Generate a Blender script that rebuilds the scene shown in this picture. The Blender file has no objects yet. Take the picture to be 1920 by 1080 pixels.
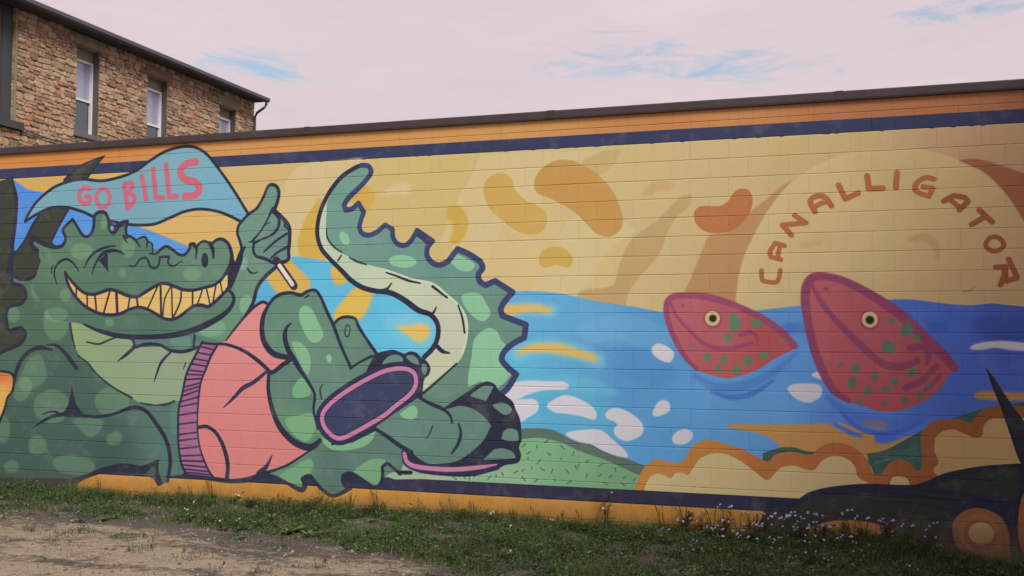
import bpy, bmesh, math, random
import numpy as np
from mathutils import Vector, Matrix

# ------------------------------------------------------------------ camera, sky, sun, exposure
S = bpy.context.scene
COL = S.collection
random.seed(7)
rng = np.random.default_rng(11)

F_PX, YAW, PITCH, ROLL = 1900.0, 0.31479, 0.04758, -0.00418
CAM = np.array([0.0, -10.7719, 1.9644])


def rot(a, p, r):
    ca, sa, cp, sp, cr, sr = math.cos(a), math.sin(a), math.cos(p), math.sin(p), math.cos(r), math.sin(r)
    return (np.array([[ca, -sa, 0], [sa, ca, 0], [0, 0, 1]]) @ np.array([[1, 0, 0], [0, cp, -sp], [0, sp, cp]])
            @ np.array([[cr, 0, sr], [0, 1, 0], [-sr, 0, cr]]))


RC = rot(YAW, PITCH, ROLL)
cd = bpy.data.cameras.new('camera')
cd.sensor_width = 36.0
cd.lens = F_PX / 1920 * 36.0
cd.clip_end = 2000
cam = bpy.data.objects.new('camera', cd)
COL.objects.link(cam)
M4 = Matrix.Identity(4)
for i in range(3):
    M4[i][0], M4[i][1], M4[i][2], M4[i][3] = RC[i, 0], RC[i, 2], -RC[i, 1], CAM[i]
cam.matrix_world = M4
S.camera = cam

SUN_EL, SUN_AZ = math.radians(45), math.radians(50)     # azimuth measured from -y (behind the camera) towards +x
sun_dir = Vector((math.sin(SUN_AZ) * math.cos(SUN_EL), -math.cos(SUN_AZ) * math.cos(SUN_EL), math.sin(SUN_EL)))
sd = bpy.data.lights.new('sun', 'SUN')
sd.energy = 1.5
sd.angle = math.radians(22)
sd.color = (1.0, 0.95, 0.86)
sun = bpy.data.objects.new('sun', sd)
COL.objects.link(sun)
sun.rotation_euler = sun_dir.to_track_quat('Z', 'Y').to_euler()
sun.location = (6, -14, 18)

W = bpy.data.worlds.new('World')
S.world = W
W.use_nodes = True
nt = W.node_tree
nt.nodes.clear()


def N(t, kind, **kw):
    n = t.nodes.new(kind)
    for k, v in kw.items():
        if k.startswith('i_'):
            n.inputs[k[2:].replace('_', ' ')].default_value = v
        else:
            setattr(n, k, v)
    return n


def mathn(t, op, a, b=None, c=None, clamp=False):
    n = t.nodes.new('ShaderNodeMath')
    n.operation = op
    n.use_clamp = clamp
    for i, v in enumerate((a, b, c)):
        if v is None:
            continue
        if hasattr(v, 'is_linked') or hasattr(v, 'links'):
            t.links.new(v, n.inputs[i])
        else:
            n.inputs[i].default_value = v
    return n.outputs[0]


def mixc(t, fac, a, b, blend='MIX'):
    n = t.nodes.new('ShaderNodeMix')
    n.data_type = 'RGBA'
    n.blend_type = blend
    for sock, v in ((n.inputs[0], fac), (n.inputs[6], a), (n.inputs[7], b)):
        if hasattr(v, 'links'):
            t.links.new(v, sock)
        elif isinstance(v, (int, float)):
            sock.default_value = v
        else:
            sock.default_value = (*v[:3], 1)
    return n.outputs[2]


def ramp(t, fac, stops):
    n = t.nodes.new('ShaderNodeValToRGB')
    el = n.color_ramp.elements
    while len(el) < len(stops):
        el.new(0.5)
    for e, (p, c) in zip(el, stops):
        e.position = p
        e.color = (c, c, c, 1) if isinstance(c, (int, float)) else (*c[:3], 1)
    t.links.new(fac, n.inputs[0])
    return n.outputs[0]


def noise(t, vec, scale, detail=4, rough=0.55, dist=0.0):
    n = N(t, 'ShaderNodeTexNoise')
    n.inputs['Scale'].default_value = scale
    n.inputs['Detail'].default_value = detail
    n.inputs['Roughness'].default_value = rough
    n.inputs['Distortion'].default_value = dist
    if vec is not None:
        t.links.new(vec, n.inputs['Vector'])
    return n.outputs['Fac']


sky = N(nt, 'ShaderNodeTexSky', sky_type='NISHITA', sun_disc=False)
sky.sun_elevation = SUN_EL
sky.sun_rotation = math.atan2(sun_dir.x, sun_dir.y)
sky.altitude = 150
tc = N(nt, 'ShaderNodeTexCoord')
mp = N(nt, 'ShaderNodeMapping')
mp.inputs['Scale'].default_value = (1.0, 1.0, 2.6)
nt.links.new(tc.outputs['Generated'], mp.inputs['Vector'])
sep = N(nt, 'ShaderNodeSeparateXYZ')
nt.links.new(tc.outputs['Generated'], sep.inputs[0])
nz = noise(nt, mp.outputs['Vector'], 3.3, 8, 0.60, 0.35)
fine = noise(nt, mp.outputs['Vector'], 14.0, 6, 0.62, 0.2)


def gap(azd, eld, half_az, half_el):
    """An opening in the cloud round one heading (degrees); 1 in its middle, 0 outside."""
    a, e = math.radians(azd), math.radians(eld)
    az = mathn(nt, 'ARCTAN2', sep.outputs[0], sep.outputs[1])
    el = mathn(nt, 'ARCSINE', sep.outputs[2])
    u = mathn(nt, 'DIVIDE', mathn(nt, 'SUBTRACT', az, a), math.radians(half_az))
    v = mathn(nt, 'DIVIDE', mathn(nt, 'SUBTRACT', el, e), math.radians(half_el))
    d = mathn(nt, 'SQRT', mathn(nt, 'ADD', mathn(nt, 'MULTIPLY', u, u), mathn(nt, 'MULTIPLY', v, v)))
    return mathn(nt, 'SUBTRACT', 1.0, d, clamp=True)


gaps = None
for g in ((-12.2, 15.6, 6.5, 2.2), (-4.4, 14.6, 8.0, 2.0), (-31.8, 14.2, 6.0, 2.0), (6.0, 17.0, 7.0, 1.8), (26, 20, 10, 3.5),
          (-70, 30, 14, 6), (120, 35, 16, 7), (-150, 28, 14, 6), (70, 18, 10, 3)):
    o = gap(*g)
    gaps = o if gaps is None else mathn(nt, 'MAXIMUM', gaps, o)
mp2 = N(nt, 'ShaderNodeMapping')
mp2.inputs['Scale'].default_value = (1.0, 1.0, 4.0)
nt.links.new(tc.outputs['Generated'], mp2.inputs['Vector'])
wisp = noise(nt, mp2.outputs['Vector'], 13.0, 9, 0.66, 0.8)
blue = mathn(nt, 'ADD', mathn(nt, 'MULTIPLY', gaps, 0.75), mathn(nt, 'MULTIPLY', mathn(nt, 'SUBTRACT', wisp, 0.5), 2.6))
blue = mathn(nt, 'MULTIPLY', ramp(nt, blue, [(0.34, 0.0), (0.95, 1.0)]), mathn(nt, 'MULTIPLY', gaps, 3.0, clamp=True))
cl = mathn(nt, 'ADD', mathn(nt, 'MULTIPLY', nz, 0.65), mathn(nt, 'MULTIPLY', wisp, 0.35))
cloudc = mixc(nt, ramp(nt, cl, [(0.33, 0.0), (0.66, 1.0)]), (2.98, 2.55, 2.74), (3.38, 2.84, 3.00))
skyc = mixc(nt, 1.0, sky.outputs[0], (0.62, 0.71, 0.71), 'MULTIPLY')
skyc = mixc(nt, 0.45, skyc, (1.85, 2.35, 2.6))
full = mixc(nt, blue, cloudc, skyc)
# below the horizon the dome is only seen as bounce: dim ground tone
full = mixc(nt, ramp(nt, sep.outputs[2], [(0.495, 1.0), (0.505, 0.0)]) if False else mathn(nt, 'LESS_THAN', sep.outputs[2], -0.02), full, (0.8, 0.74, 0.66))
bg = N(nt, 'ShaderNodeBackground')
bg.inputs['Strength'].default_value = 0.1
nt.links.new(full, bg.inputs['Color'])
wo = N(nt, 'ShaderNodeOutputWorld')
nt.links.new(bg.outputs[0], wo.inputs['Surface'])

S.view_settings.view_transform = 'Standard'
S.view_settings.look = 'None'
S.view_settings.exposure = 1.2
S.view_settings.gamma = 1.0
S.view_settings.use_curve_mapping = False
S.render.engine = 'CYCLES'
S.render.resolution_x, S.render.resolution_y = 1024, 576
S.cycles.max_bounces = 5
S.cycles.use_adaptive_sampling = True


# ------------------------------------------------------------------ helpers
def rays(px):
    px = np.atleast_2d(np.asarray(px, float))
    d = np.stack([(px[:, 0] - 960) / F_PX, np.ones(len(px)), (540 - px[:, 1]) / F_PX], 1)
    return d @ RC.T


def on_wall(px):
    """Layout grid of the mural: survey point -> (x, z) on the wall face, metres."""
    d = rays(px)
    t = -CAM[1] / d[:, 1]
    return np.stack([CAM[0] + d[:, 0] * t, CAM[2] + d[:, 2] * t], 1)


def on_ground(px, z=-0.1):
    d = rays(px)
    t = (z - CAM[2]) / d[:, 2]
    return np.stack([CAM[0] + d[:, 0] * t, CAM[1] + d[:, 1] * t], 1)


def srgb(*c):
    c = np.array(c, float) / 255.0
    return tuple(np.where(c <= 0.04045, c / 12.92, ((c + 0.055) / 1.055) ** 2.4))


def link(o, parent=None):
    COL.objects.link(o)
    if parent is not None:
        o.parent = parent
    return o


def obj(name, mesh, mat=None, parent=None):
    if isinstance(mesh, bmesh.types.BMesh):
        me = bpy.data.meshes.new(name)
        mesh.to_mesh(me)
        mesh.free()
        mesh = me
    if mat is not None:
        mesh.materials.append(mat)
    return link(bpy.data.objects.new(name, mesh), parent)


def tag(o, label=None, cat=None, group=None, kind=None):
    if label:
        o['label'] = label
    if cat:
        o['category'] = cat
    if group:
        o['group'] = group
    if kind:
        o['kind'] = kind
    return o


def empty(name, loc, label, cat, group=None):
    o = bpy.data.objects.new(name, None)
    o.empty_display_size = 0.2
    o.location = loc
    COL.objects.link(o)
    return tag(o, label, cat, group)


def add_box(bm, x0, x1, y0, y1, z0, z1):
    vs = [bm.verts.new(p) for p in ((x0, y0, z0), (x1, y0, z0), (x1, y1, z0), (x0, y1, z0),
                                    (x0, y0, z1), (x1, y0, z1), (x1, y1, z1), (x0, y1, z1))]
    for f in ((0, 3, 2, 1), (4, 5, 6, 7), (0, 1, 5, 4), (1, 2, 6, 5), (2, 3, 7, 6), (3, 0, 4, 7)):
        bm.faces.new([vs[i] for i in f])


def box_bm(*a):
    bm = bmesh.new()
    add_box(bm, *a)
    return bm


def add_tube(bm, pts, radii, seg=6, cap=True):
    rings = []
    for i, p in enumerate(pts):
        p = Vector(p)
        a = Vector(pts[max(i - 1, 0)])
        b = Vector(pts[min(i + 1, len(pts) - 1)])
        t = (b - a).normalized()
        u = t.orthogonal().normalized()
        v = t.cross(u)
        r = radii[i] if isinstance(radii, (list, tuple)) else radii
        rings.append([bm.verts.new(p + (u * math.cos(k * 2 * math.pi / seg) + v * math.sin(k * 2 * math.pi / seg)) * r)
                      for k in range(seg)])
    for A, B in zip(rings, rings[1:]):
        for k in range(seg):
            bm.faces.new((A[k], A[(k + 1) % seg], B[(k + 1) % seg], B[k]))
    if cap:
        bm.faces.new(list(reversed(rings[0])))
        bm.faces.new(rings[-1])


def material(name):
    m = bpy.data.materials.new(name)
    m.use_nodes = True
    t = m.node_tree
    b = t.nodes['Principled BSDF']
    return m, t, b


def plain(name, col, rough=0.8, var=0.15, scale=6.0, bump=0.0, metallic=0.0, spec=0.3):
    m, t, b = material(name)
    tcn = N(t, 'ShaderNodeTexCoord')
    n = noise(t, tcn.outputs['Object'], scale, 6, 0.6)
    c = mixc(t, n, tuple(v * (1 - var) for v in col), tuple(min(1, v * (1 + var)) for v in col))
    t.links.new(c, b.inputs['Base Color'])
    b.inputs['Roughness'].default_value = rough
    b.inputs['Metallic'].default_value = metallic
    b.inputs['Specular IOR Level'].default_value = spec
    if bump:
        bp = N(t, 'ShaderNodeBump')
        bp.inputs['Strength'].default_value = bump
        bp.inputs['Distance'].default_value = 0.01
        t.links.new(noise(t, tcn.outputs['Object'], scale * 8, 5, 0.6), bp.inputs['Height'])
        t.links.new(bp.outputs[0], b.inputs['Normal'])
    return m


# ------------------------------------------------------------------ the painted picture: flat print, drawn as shapes on the wall's own grid
PPM, TX0, TX1, TZ0, TZ1 = 220.0, -15.0, 6.0, -0.45, 4.6
TW, TH = int((TX1 - TX0) * PPM), int((TZ1 - TZ0) * PPM)
PIC = np.zeros((TH, TW, 3), np.float32)
NAVY = (45, 47, 66)
OLIVE = (60, 63, 54)


def tex(px):
    w = on_wall(px)
    return np.stack([(w[:, 0] - TX0) * PPM, (w[:, 1] - TZ0) * PPM], 1)


def lscale(x):                       # picture pixels of the survey -> texture pixels, at survey column x
    return 0.2032 / (29.0 + (x - 50) * 0.00563) * PPM


def parse(s):
    pts, cor = [], []
    for w in s.split():
        c = w.endswith('!')
        a, b = w.rstrip('!').split(',')
        pts.append((float(a), float(b)))
        cor.append(c)
    return np.array(pts), cor


def catmull(p, closed):
    n = len(p)
    if n < 3:
        return p
    out = []
    rngi = range(n) if closed else range(n - 1)
    for i in rngi:
        p1, p2 = p[i], p[(i + 1) % n]
        p0 = p[(i - 1) % n] if (closed or i > 0) else 2 * p1 - p2
        p3 = p[(i + 2) % n] if (closed or i + 2 < n) else 2 * p2 - p1
        k = max(2, min(8, int(np.hypot(*(p2 - p1)) / 4) + 1))
        # centripetal-like tension keeps uneven spacing from looping
        d1 = max(np.hypot(*(p2 - p1)), 1e-6)
        m1 = (p2 - p0) / max(np.hypot(*(p2 - p1)) + np.hypot(*(p1 - p0)), 1e-6) * d1
        m2 = (p3 - p1) / max(np.hypot(*(p3 - p2)) + np.hypot(*(p2 - p1)), 1e-6) * d1
        for j in range(k):
            t = j / k
            out.append((2 * t**3 - 3 * t**2 + 1) * p1 + (t**3 - 2 * t**2 + t) * m1 + (-2 * t**3 + 3 * t**2) * p2 + (t**3 - t**2) * m2)
    if not closed:
        out.append(p[-1])
    return np.array(out)


def curve(s, closed=False, straight=False):
    p, cor = parse(s) if isinstance(s, str) else (np.array(s, float), [False] * len(s))
    if straight or len(p) < 3:
        return p
    if not any(cor):
        return catmull(p, closed)
    if closed:
        k = cor.index(True)
        p = np.roll(p, -k, 0)
        cor = cor[k:] + cor[:k]
        p = np.vstack([p, p[:1]])
        cor = cor + [True]
    cuts = sorted(set([0, len(p) - 1] + [i for i, c in enumerate(cor) if c]))
    out = [catmull(p[a:b + 1], False)[:-1] for a, b in zip(cuts, cuts[1:])]
    return np.vstack(out + [p[-1:]])


def boxblur(a, r):
    for ax in (0, 1):
        for _ in range(2):
            k = 2 * r + 1
            pad = [(0, 0), (0, 0)]
            pad[ax] = (r + 1, r)
            c = np.cumsum(np.pad(a, pad, mode='edge'), axis=ax)
            a = (c[k:] - c[:-k]) / k if ax == 0 else (c[:, k:] - c[:, :-k]) / k
    return a


def lay(cov, x0, y0, col, alpha):
    h, w = cov.shape
    ax0, ay0, ax1, ay1 = max(x0, 0), max(y0, 0), min(x0 + w, TW), min(y0 + h, TH)
    if ax1 <= ax0 or ay1 <= ay0:
        return
    cov = cov[ay0 - y0:ay1 - y0, ax0 - x0:ax1 - x0, None] * alpha
    if isinstance(col, list):
        c = np.array(col, float)
        q = tex(c[:, :2])
        step = 8
        gx, gy = np.meshgrid(np.arange(ax0, ax1 + step, step), np.arange(ay0, ay1 + step, step))
        wsum, acc = 0, 0
        for (qx, qy), k in zip(q, c[:, 2:5]):
            wt = 1.0 / (((gx - qx)**2 + (gy - qy)**2 + 400.0)**1.5)
            wsum = wsum + wt
            acc = acc + wt[..., None] * k
        g = (acc / wsum[..., None])
        ys = (np.arange(ay1 - ay0)) / step
        xs = (np.arange(ax1 - ax0)) / step
        yi, xi = ys.astype(int), xs.astype(int)
        fy, fx = (ys - yi)[:, None, None], (xs - xi)[None, :, None]
        g = (g[yi][:, xi] * (1 - fy) * (1 - fx) + g[yi + 1][:, xi] * fy * (1 - fx)
             + g[yi][:, xi + 1] * (1 - fy) * fx + g[yi + 1][:, xi + 1] * fy * fx)
        colr = g.astype(np.float32) / 255
    else:
        colr = np.array(col, np.float32) / 255
    PIC[ay0:ay1, ax0:ax1] = PIC[ay0:ay1, ax0:ax1] * (1 - cov) + colr * cov


def fill_tex(q, col, soft=0, alpha=1.0):
    pad = 3 + int(soft * 2.5)
    x0, y0 = int(np.floor(q[:, 0].min())) - pad, int(np.floor(q[:, 1].min())) - pad
    x1, y1 = int(np.ceil(q[:, 0].max())) + pad, int(np.ceil(q[:, 1].max())) + pad
    w, h, ss = x1 - x0, y1 - y0, 3
    T = np.zeros((h * ss, w * ss + 1), np.int16)
    Q = (q - (x0, y0)) * ss
    for (ax, ay), (bx, by) in zip(Q, np.roll(Q, -1, 0)):
        if ay == by:
            continue
        s = 1 if by > ay else -1
        lo, hi = (ay, by) if ay < by else (by, ay)
        r = np.arange(int(np.ceil(lo - 0.5)), int(np.ceil(hi - 0.5)))
        if len(r) == 0:
            continue
        xx = ax + (r + 0.5 - ay) * (bx - ax) / (by - ay)
        np.add.at(T, (r, np.clip(np.ceil(xx - 0.5).astype(int), 0, w * ss)), s)
    C = (np.cumsum(T, 1)[:, :-1] != 0).astype(np.float32).reshape(h, ss, w, ss).mean((1, 3))
    if soft >= 0.5:
        C = boxblur(C, max(1, int(round(soft * 0.7))))
    lay(C, x0, y0, col, alpha)


def P(col, s, soft=0, alpha=1.0, straight=False):
    c = curve(s, True, straight)
    fill_tex(tex(c), col, soft * lscale(c[:, 0].mean()), alpha)


def L(col, s, w, soft=0.0, alpha=1.0, closed=False, straight=False):
    """A brush stroke: w is one width or widths spread along the stroke (survey pixels)."""
    c = curve(s, closed, straight)
    if closed:
        c = np.vstack([c, c[:1]])
    q = tex(c)
    ln = np.concatenate([[0], np.cumsum(np.hypot(*(c[1:] - c[:-1]).T))])
    ws = np.atleast_1d(np.array(w, float))
    rad = np.interp(ln / max(ln[-1], 1e-6), np.linspace(0, 1, len(ws)), ws) if len(ws) > 1 else np.full(len(c), ws[0])
    rad = rad * 0.5 * np.array([lscale(x) for x in c[:, 0]]) * 0.96
    sf = max(1.0, soft * lscale(c[:, 0].mean()))
    m = rad.max() + sf + 2
    x0, y0 = int(np.floor(q[:, 0].min() - m)), int(np.floor(q[:, 1].min() - m))
    x1, y1 = int(np.ceil(q[:, 0].max() + m)), int(np.ceil(q[:, 1].max() + m))
    C = np.zeros((y1 - y0, x1 - x0), np.float32)
    for a, b, ra, rb in zip(q, q[1:], rad, rad[1:]):
        mm = max(ra, rb) + sf + 1
        bx0, by0 = int(min(a[0], b[0]) - mm) - x0, int(min(a[1], b[1]) - mm) - y0
        bx1, by1 = int(max(a[0], b[0]) + mm) + 2 - x0, int(max(a[1], b[1]) + mm) + 2 - y0
        bx0, by0 = max(bx0, 0), max(by0, 0)
        gx, gy = np.meshgrid(np.arange(bx0, min(bx1, C.shape[1])) + x0 + 0.5, np.arange(by0, min(by1, C.shape[0])) + y0 + 0.5)
        d = b - a
        t = np.clip(((gx - a[0]) * d[0] + (gy - a[1]) * d[1]) / max(d @ d, 1e-9), 0, 1)
        dist = np.hypot(gx - a[0] - t * d[0], gy - a[1] - t * d[1]) - (ra + (rb - ra) * t)
        sub = C[by0:by0 + gx.shape[0], bx0:bx0 + gx.shape[1]]
        np.maximum(sub, np.clip(0.5 - dist / sf, 0, 1), out=sub)
    lay(C, x0, y0, col, alpha)


def E(col, cx, cy, rx, ry, rotd=0, soft=0, alpha=1.0):
    t = np.linspace(0, 2 * np.pi, 28, endpoint=False)
    a = math.radians(rotd)
    p = np.stack([cx + rx * np.cos(t) * math.cos(a) - ry * np.sin(t) * math.sin(a),
                  cy + rx * np.cos(t) * math.sin(a) + ry * np.sin(t) * math.cos(a)], 1)
    fill_tex(tex(p), col, soft * lscale(cx), alpha)


def band(z0, z1, col):
    r0, r1 = int((z0 - TZ0) * PPM), int((z1 - TZ0) * PPM)
    PIC[max(r0, 0):r1] = np.array(col, np.float32) / 255


# --- grounds and bands
YEL = (212, 185, 124)
PALE = (214, 192, 142)
band(TZ0, TZ1, (214, 150, 66))
band(0.335, 4.05, YEL)
band(4.052, 4.19, (60, 66, 104))
# warmer towards both ends of top band and yellow field, edge shade painted in
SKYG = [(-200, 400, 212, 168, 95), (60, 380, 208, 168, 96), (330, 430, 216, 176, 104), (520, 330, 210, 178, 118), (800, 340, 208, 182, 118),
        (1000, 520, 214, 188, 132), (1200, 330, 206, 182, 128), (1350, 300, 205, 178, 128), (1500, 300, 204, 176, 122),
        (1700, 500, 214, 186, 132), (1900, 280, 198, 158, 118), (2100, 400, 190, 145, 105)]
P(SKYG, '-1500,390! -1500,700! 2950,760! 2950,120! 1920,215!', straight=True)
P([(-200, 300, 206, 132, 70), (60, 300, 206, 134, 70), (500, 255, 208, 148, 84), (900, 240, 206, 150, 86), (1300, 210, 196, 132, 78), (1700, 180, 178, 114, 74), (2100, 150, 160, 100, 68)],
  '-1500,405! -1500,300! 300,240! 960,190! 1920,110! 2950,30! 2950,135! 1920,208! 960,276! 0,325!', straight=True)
band(4.052, 4.19, (55, 60, 90))
# sun rings
P(PALE, '565,312 540,335 525,380 530,470 560,560 640,560 655,420 690,350 692,300 640,300', 2, 0.85)
P(PALE, '903,289! 893,310 880,338 866,356 857,380 852,420 850,480 880,540 900,540 915,490 926,460 938,438 945,420 960,440 1000,400 1050,330 1120,284! 1010,284!', 1.5, 0.75)
P(PALE, '1070,410 1050,440 1032,470 1012,510 995,560 1080,570 1100,540 1112,510 1150,460 1190,430 1120,400', 1.5, 0.75)
P((196, 168, 108), '1165,280! 1158,298 1148,312 1120,330 1105,318 1090,305 1115,292 1130,282!', 1.5, 0.8)
# two leaning streaks of light brown
P((192, 160, 108), '1296,366 1280,368 1260,385 1235,410 1205,433 1185,448 1172,470 1160,500 1148,535 1085,548 1100,590 1165,590 1180,545 1205,512 1228,487 1243,462 1250,438 1268,408 1292,386', 1, 0.95)
P((190, 143, 94), '1484,340 1462,352 1437,374 1413,392 1388,415 1362,436 1330,442 1320,462 1308,490 1296,520 1280,560 1290,600 1385,600 1382,560 1384,525 1390,495 1400,468 1416,436 1440,394 1462,367', 1, 0.95)
# the big pale disc behind the lettering, and the dark streak on its right shoulder
P([(1400, 560, 216, 190, 138), (1600, 420, 216, 188, 134), (1850, 480, 212, 178, 126), (1700, 290, 210, 182, 126)],
  '1381,575 1384,525 1391,498 1400,470 1417,437 1440,395 1470,355 1500,330 1540,305 1600,285 1680,277 1740,282 1797,300 1845,325 1890,368 1925,425 1950,500 1955,580 1900,620 1400,620', 0.8)
P((168, 104, 72), '1796,300! 1830,298 1865,306 1920,325 2000,352 2080,420 2140,520 2160,600! 1955,600! 1952,500 1925,425 1890,368 1867,342 1842,320!', 0.8)
# beans
P((206, 166, 88), '906,357 912,337 930,325 947,326 960,337 967,357 985,375 1007,385 1022,397 1026,415 1015,435 992,440 965,431 940,412 917,390')
P((198, 150, 82), '1001,345 1010,322 1032,305 1057,299 1087,306 1120,327 1145,352 1160,382 1168,412 1162,432 1140,444 1117,437 1100,420 1080,400 1052,382 1027,370 1007,362')
P((188, 116, 72), '1301,405 1305,392 1317,386 1350,386 1365,377 1375,362 1387,354 1402,355 1411,370 1409,390 1397,412 1377,430 1352,437 1325,435 1307,422')
P((206, 168, 86), '1010,490 1015,472 1030,464 1052,464 1069,475 1074,490 1067,501 1055,500 1042,496 1030,501 1017,501')
P((208, 168, 78), '837,397 842,387 860,386 872,397 878,420 871,442 860,457 847,457 844,447 849,430 847,415 840,410', 2)
P(PALE, '826,450 836,428 845,412 846,430 842,450', 4, 0.9)
P((216, 196, 150), '720,364 730,352 750,344 764,344 770,355 764,366 745,364', 5, 0.9)
P((196, 158, 108), '1205,368 1210,352 1225,342 1262,341 1258,355 1235,358 1218,368', 5, 0.6)
P((212, 168, 82), '668,352 688,347 702,362 697,385 686,396 670,380 652,380', 2)
P((210, 170, 78), '600,372 585,390 573,410 562,436 558,460 564,484 573,500 587,505 602,501 612,480 615,440 612,400', 2)

# --- water
WATER = [(480, 560, 96, 172, 214), (560, 600, 98, 188, 218), (760, 640, 100, 192, 220), (960, 720, 98, 186, 216), (1000, 560, 100, 172, 216),
         (1100, 620, 100, 168, 210), (1100, 780, 98, 178, 212), (1180, 720, 92, 158, 208), (1240, 640, 92, 156, 210), (1230, 830, 98, 166, 218),
         (1400, 620, 94, 150, 212), (1330, 760, 104, 168, 222), (1450, 760, 106, 168, 226), (1500, 650, 102, 158, 224), (1600, 820, 98, 142, 222),
         (1750, 620, 82, 116, 208), (1830, 720, 86, 116, 204), (1900, 610, 80, 106, 192), (2050, 650, 80, 106, 192)]
P(WATER, '440,620! 455,580 480,540 500,515 530,490 545,482 560,481 620,492 700,520 800,540! 940,546! 960,546 1010,546 1060,552 1120,565 1200,577 1245,586 1300,591 1360,588 1420,582 1500,573 1600,566 1665,562 1700,561 1740,565 1790,571 1825,572 1860,569 1890,572 1960,577 2300,586 2950,600! 2950,1100! 500,900!')
P((118, 178, 216), '1078,622 1100,602 1140,593 1195,594 1240,610 1300,640 1200,650 1110,645', 4, 0.5)
P((80, 138, 200), '1110,650 1160,640 1230,668 1262,690 1266,715 1225,728 1180,715', 5, 0.35)
P((118, 196, 222), '960,722 1040,706 1120,712 1160,740 1060,736', 5, 0.5)
P((66, 98, 196), '1735,608 1770,600 1778,618 1745,626', 5, 0.6)
P((60, 80, 160), '1825,600 1880,592 1960,602 1960,640 1850,634', 5, 0.5)
P((78, 112, 206), '1462,612 1500,604 1512,622 1470,626', 4, 0.6)
HALO = (138, 204, 224)
GOLD = (222, 184, 104)
L(HALO, '962,581 1000,580 1034,583', 26, 12, 0.6)
P(GOLD, '944,574 975,570 1010,571 1035,579 1032,588 1004,585 970,589 948,595', 4)
L(HALO, '972,662 1010,652 1060,655 1122,675', 30, 14, 0.6)
P(GOLD, '966,660 985,649 1012,643 1050,644 1085,655 1120,667 1119,677 1090,673 1042,663 1002,661 976,664', 4)
P(HALO, '720,600 760,588 810,598 815,630 795,655 750,640', 12, 0.6)
P((228, 190, 104), '742,610 765,611 788,606 805,613 804,631 786,642 769,633 754,622', 4)
P((216, 174, 88), '498,512 520,503 545,488 556,500 572,514 582,530 576,546 552,550 525,553 510,538', 3)
P((220, 178, 84), '620,503 640,503 653,520 641,534 626,530', 3)
P((224, 184, 84), '665,540 700,548 698,556 692,575 677,598 655,602 628,602 626,588 632,576 646,560', 3)
WHITE = (218, 212, 218)
for s in ('938,738 948,728 960,719 985,714 1032,715 1058,716 1067,724 1059,730 1020,732 990,740 966,750 950,748',
          '945,748 962,750 985,748 1003,749 1010,758 1007,772 990,783 973,793 950,790',
          '1025,761 1040,748 1057,741 1077,744 1107,760 1119,775 1115,787 1095,782 1070,777 1040,773',
          '1135,776 1146,766 1166,767 1190,780 1205,796 1205,812 1195,821 1176,827 1158,821 1151,811 1153,801 1158,797 1149,789 1138,785',
          '1060,814 1070,809 1095,806 1120,805 1133,810 1150,825 1173,846 1177,857 1150,853 1110,838 1080,826',
          '1260,823 1264,814 1273,807 1288,805 1299,812 1297,823 1283,833 1265,832',
          '1223,778 1227,765 1235,753 1247,750 1256,758 1255,770 1245,777 1231,781',
          '1221,655 1226,647 1236,644 1252,650 1264,662 1257,679 1240,676 1226,666',
          '1476,730 1485,721 1510,719 1535,721 1542,732 1535,747 1515,755 1492,747',
          '1521,703 1534,696 1546,697 1560,716 1536,711',
          '1818,654 1826,646 1850,641 1880,639 1915,642 1950,648 1945,656 1900,657 1865,652 1840,656'):
    P(WHITE, s, 1.5)
P((198, 148, 88), '1826,742 1832,735 1850,733 1915,736 1980,735! 1980,750! 1877,751 1832,747', 3)
# beach and its broken reflection
P((206, 152, 88), '1362,800 1375,795 1440,796 1515,795 1555,795 1575,806 1598,816 1617,819 1626,812 1640,817 1642,829 1662,831 1692,821 1728,811! 1760,860! 1700,890! 1500,880! 1463,840! 1455,830 1430,815 1400,808', 2)
P((82, 124, 214), '1572,792 1590,800 1612,812 1618,819 1600,818 1578,806 1562,797', 2)
P((82, 120, 216), '1640,822 1650,830 1672,828 1688,820 1675,816 1650,812', 3)
P((206, 146, 86), '1615,792 1630,786 1655,789 1666,797 1655,804 1630,800', 2)
L((206, 152, 92), '1573,793 1590,801 1622,814', [4, 7, 5], 2)
P((70, 106, 94), '1625,851! 1655,845 1680,835 1728,816! 1745,880! 1640,892!')
P((70, 102, 90), '1430,850! 1450,843 1466,839 1488,839 1512,846 1532,848! 1530,885! 1430,885!')
P((70, 102, 90), '1380,1000! 1745,798! 1785,785 1815,775 1840,767 1880,759 1990,752 2180,800 2320,900 2400,1010! 1780,900! 1780,800!')
for s in ('1640,868 1665,862 1690,858', '1650,884 1672,872', '1700,862 1722,850', '1690,846 1715,842'):
    L((96, 142, 112), s, [1, 4, 1], 2, 0.8)
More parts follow.
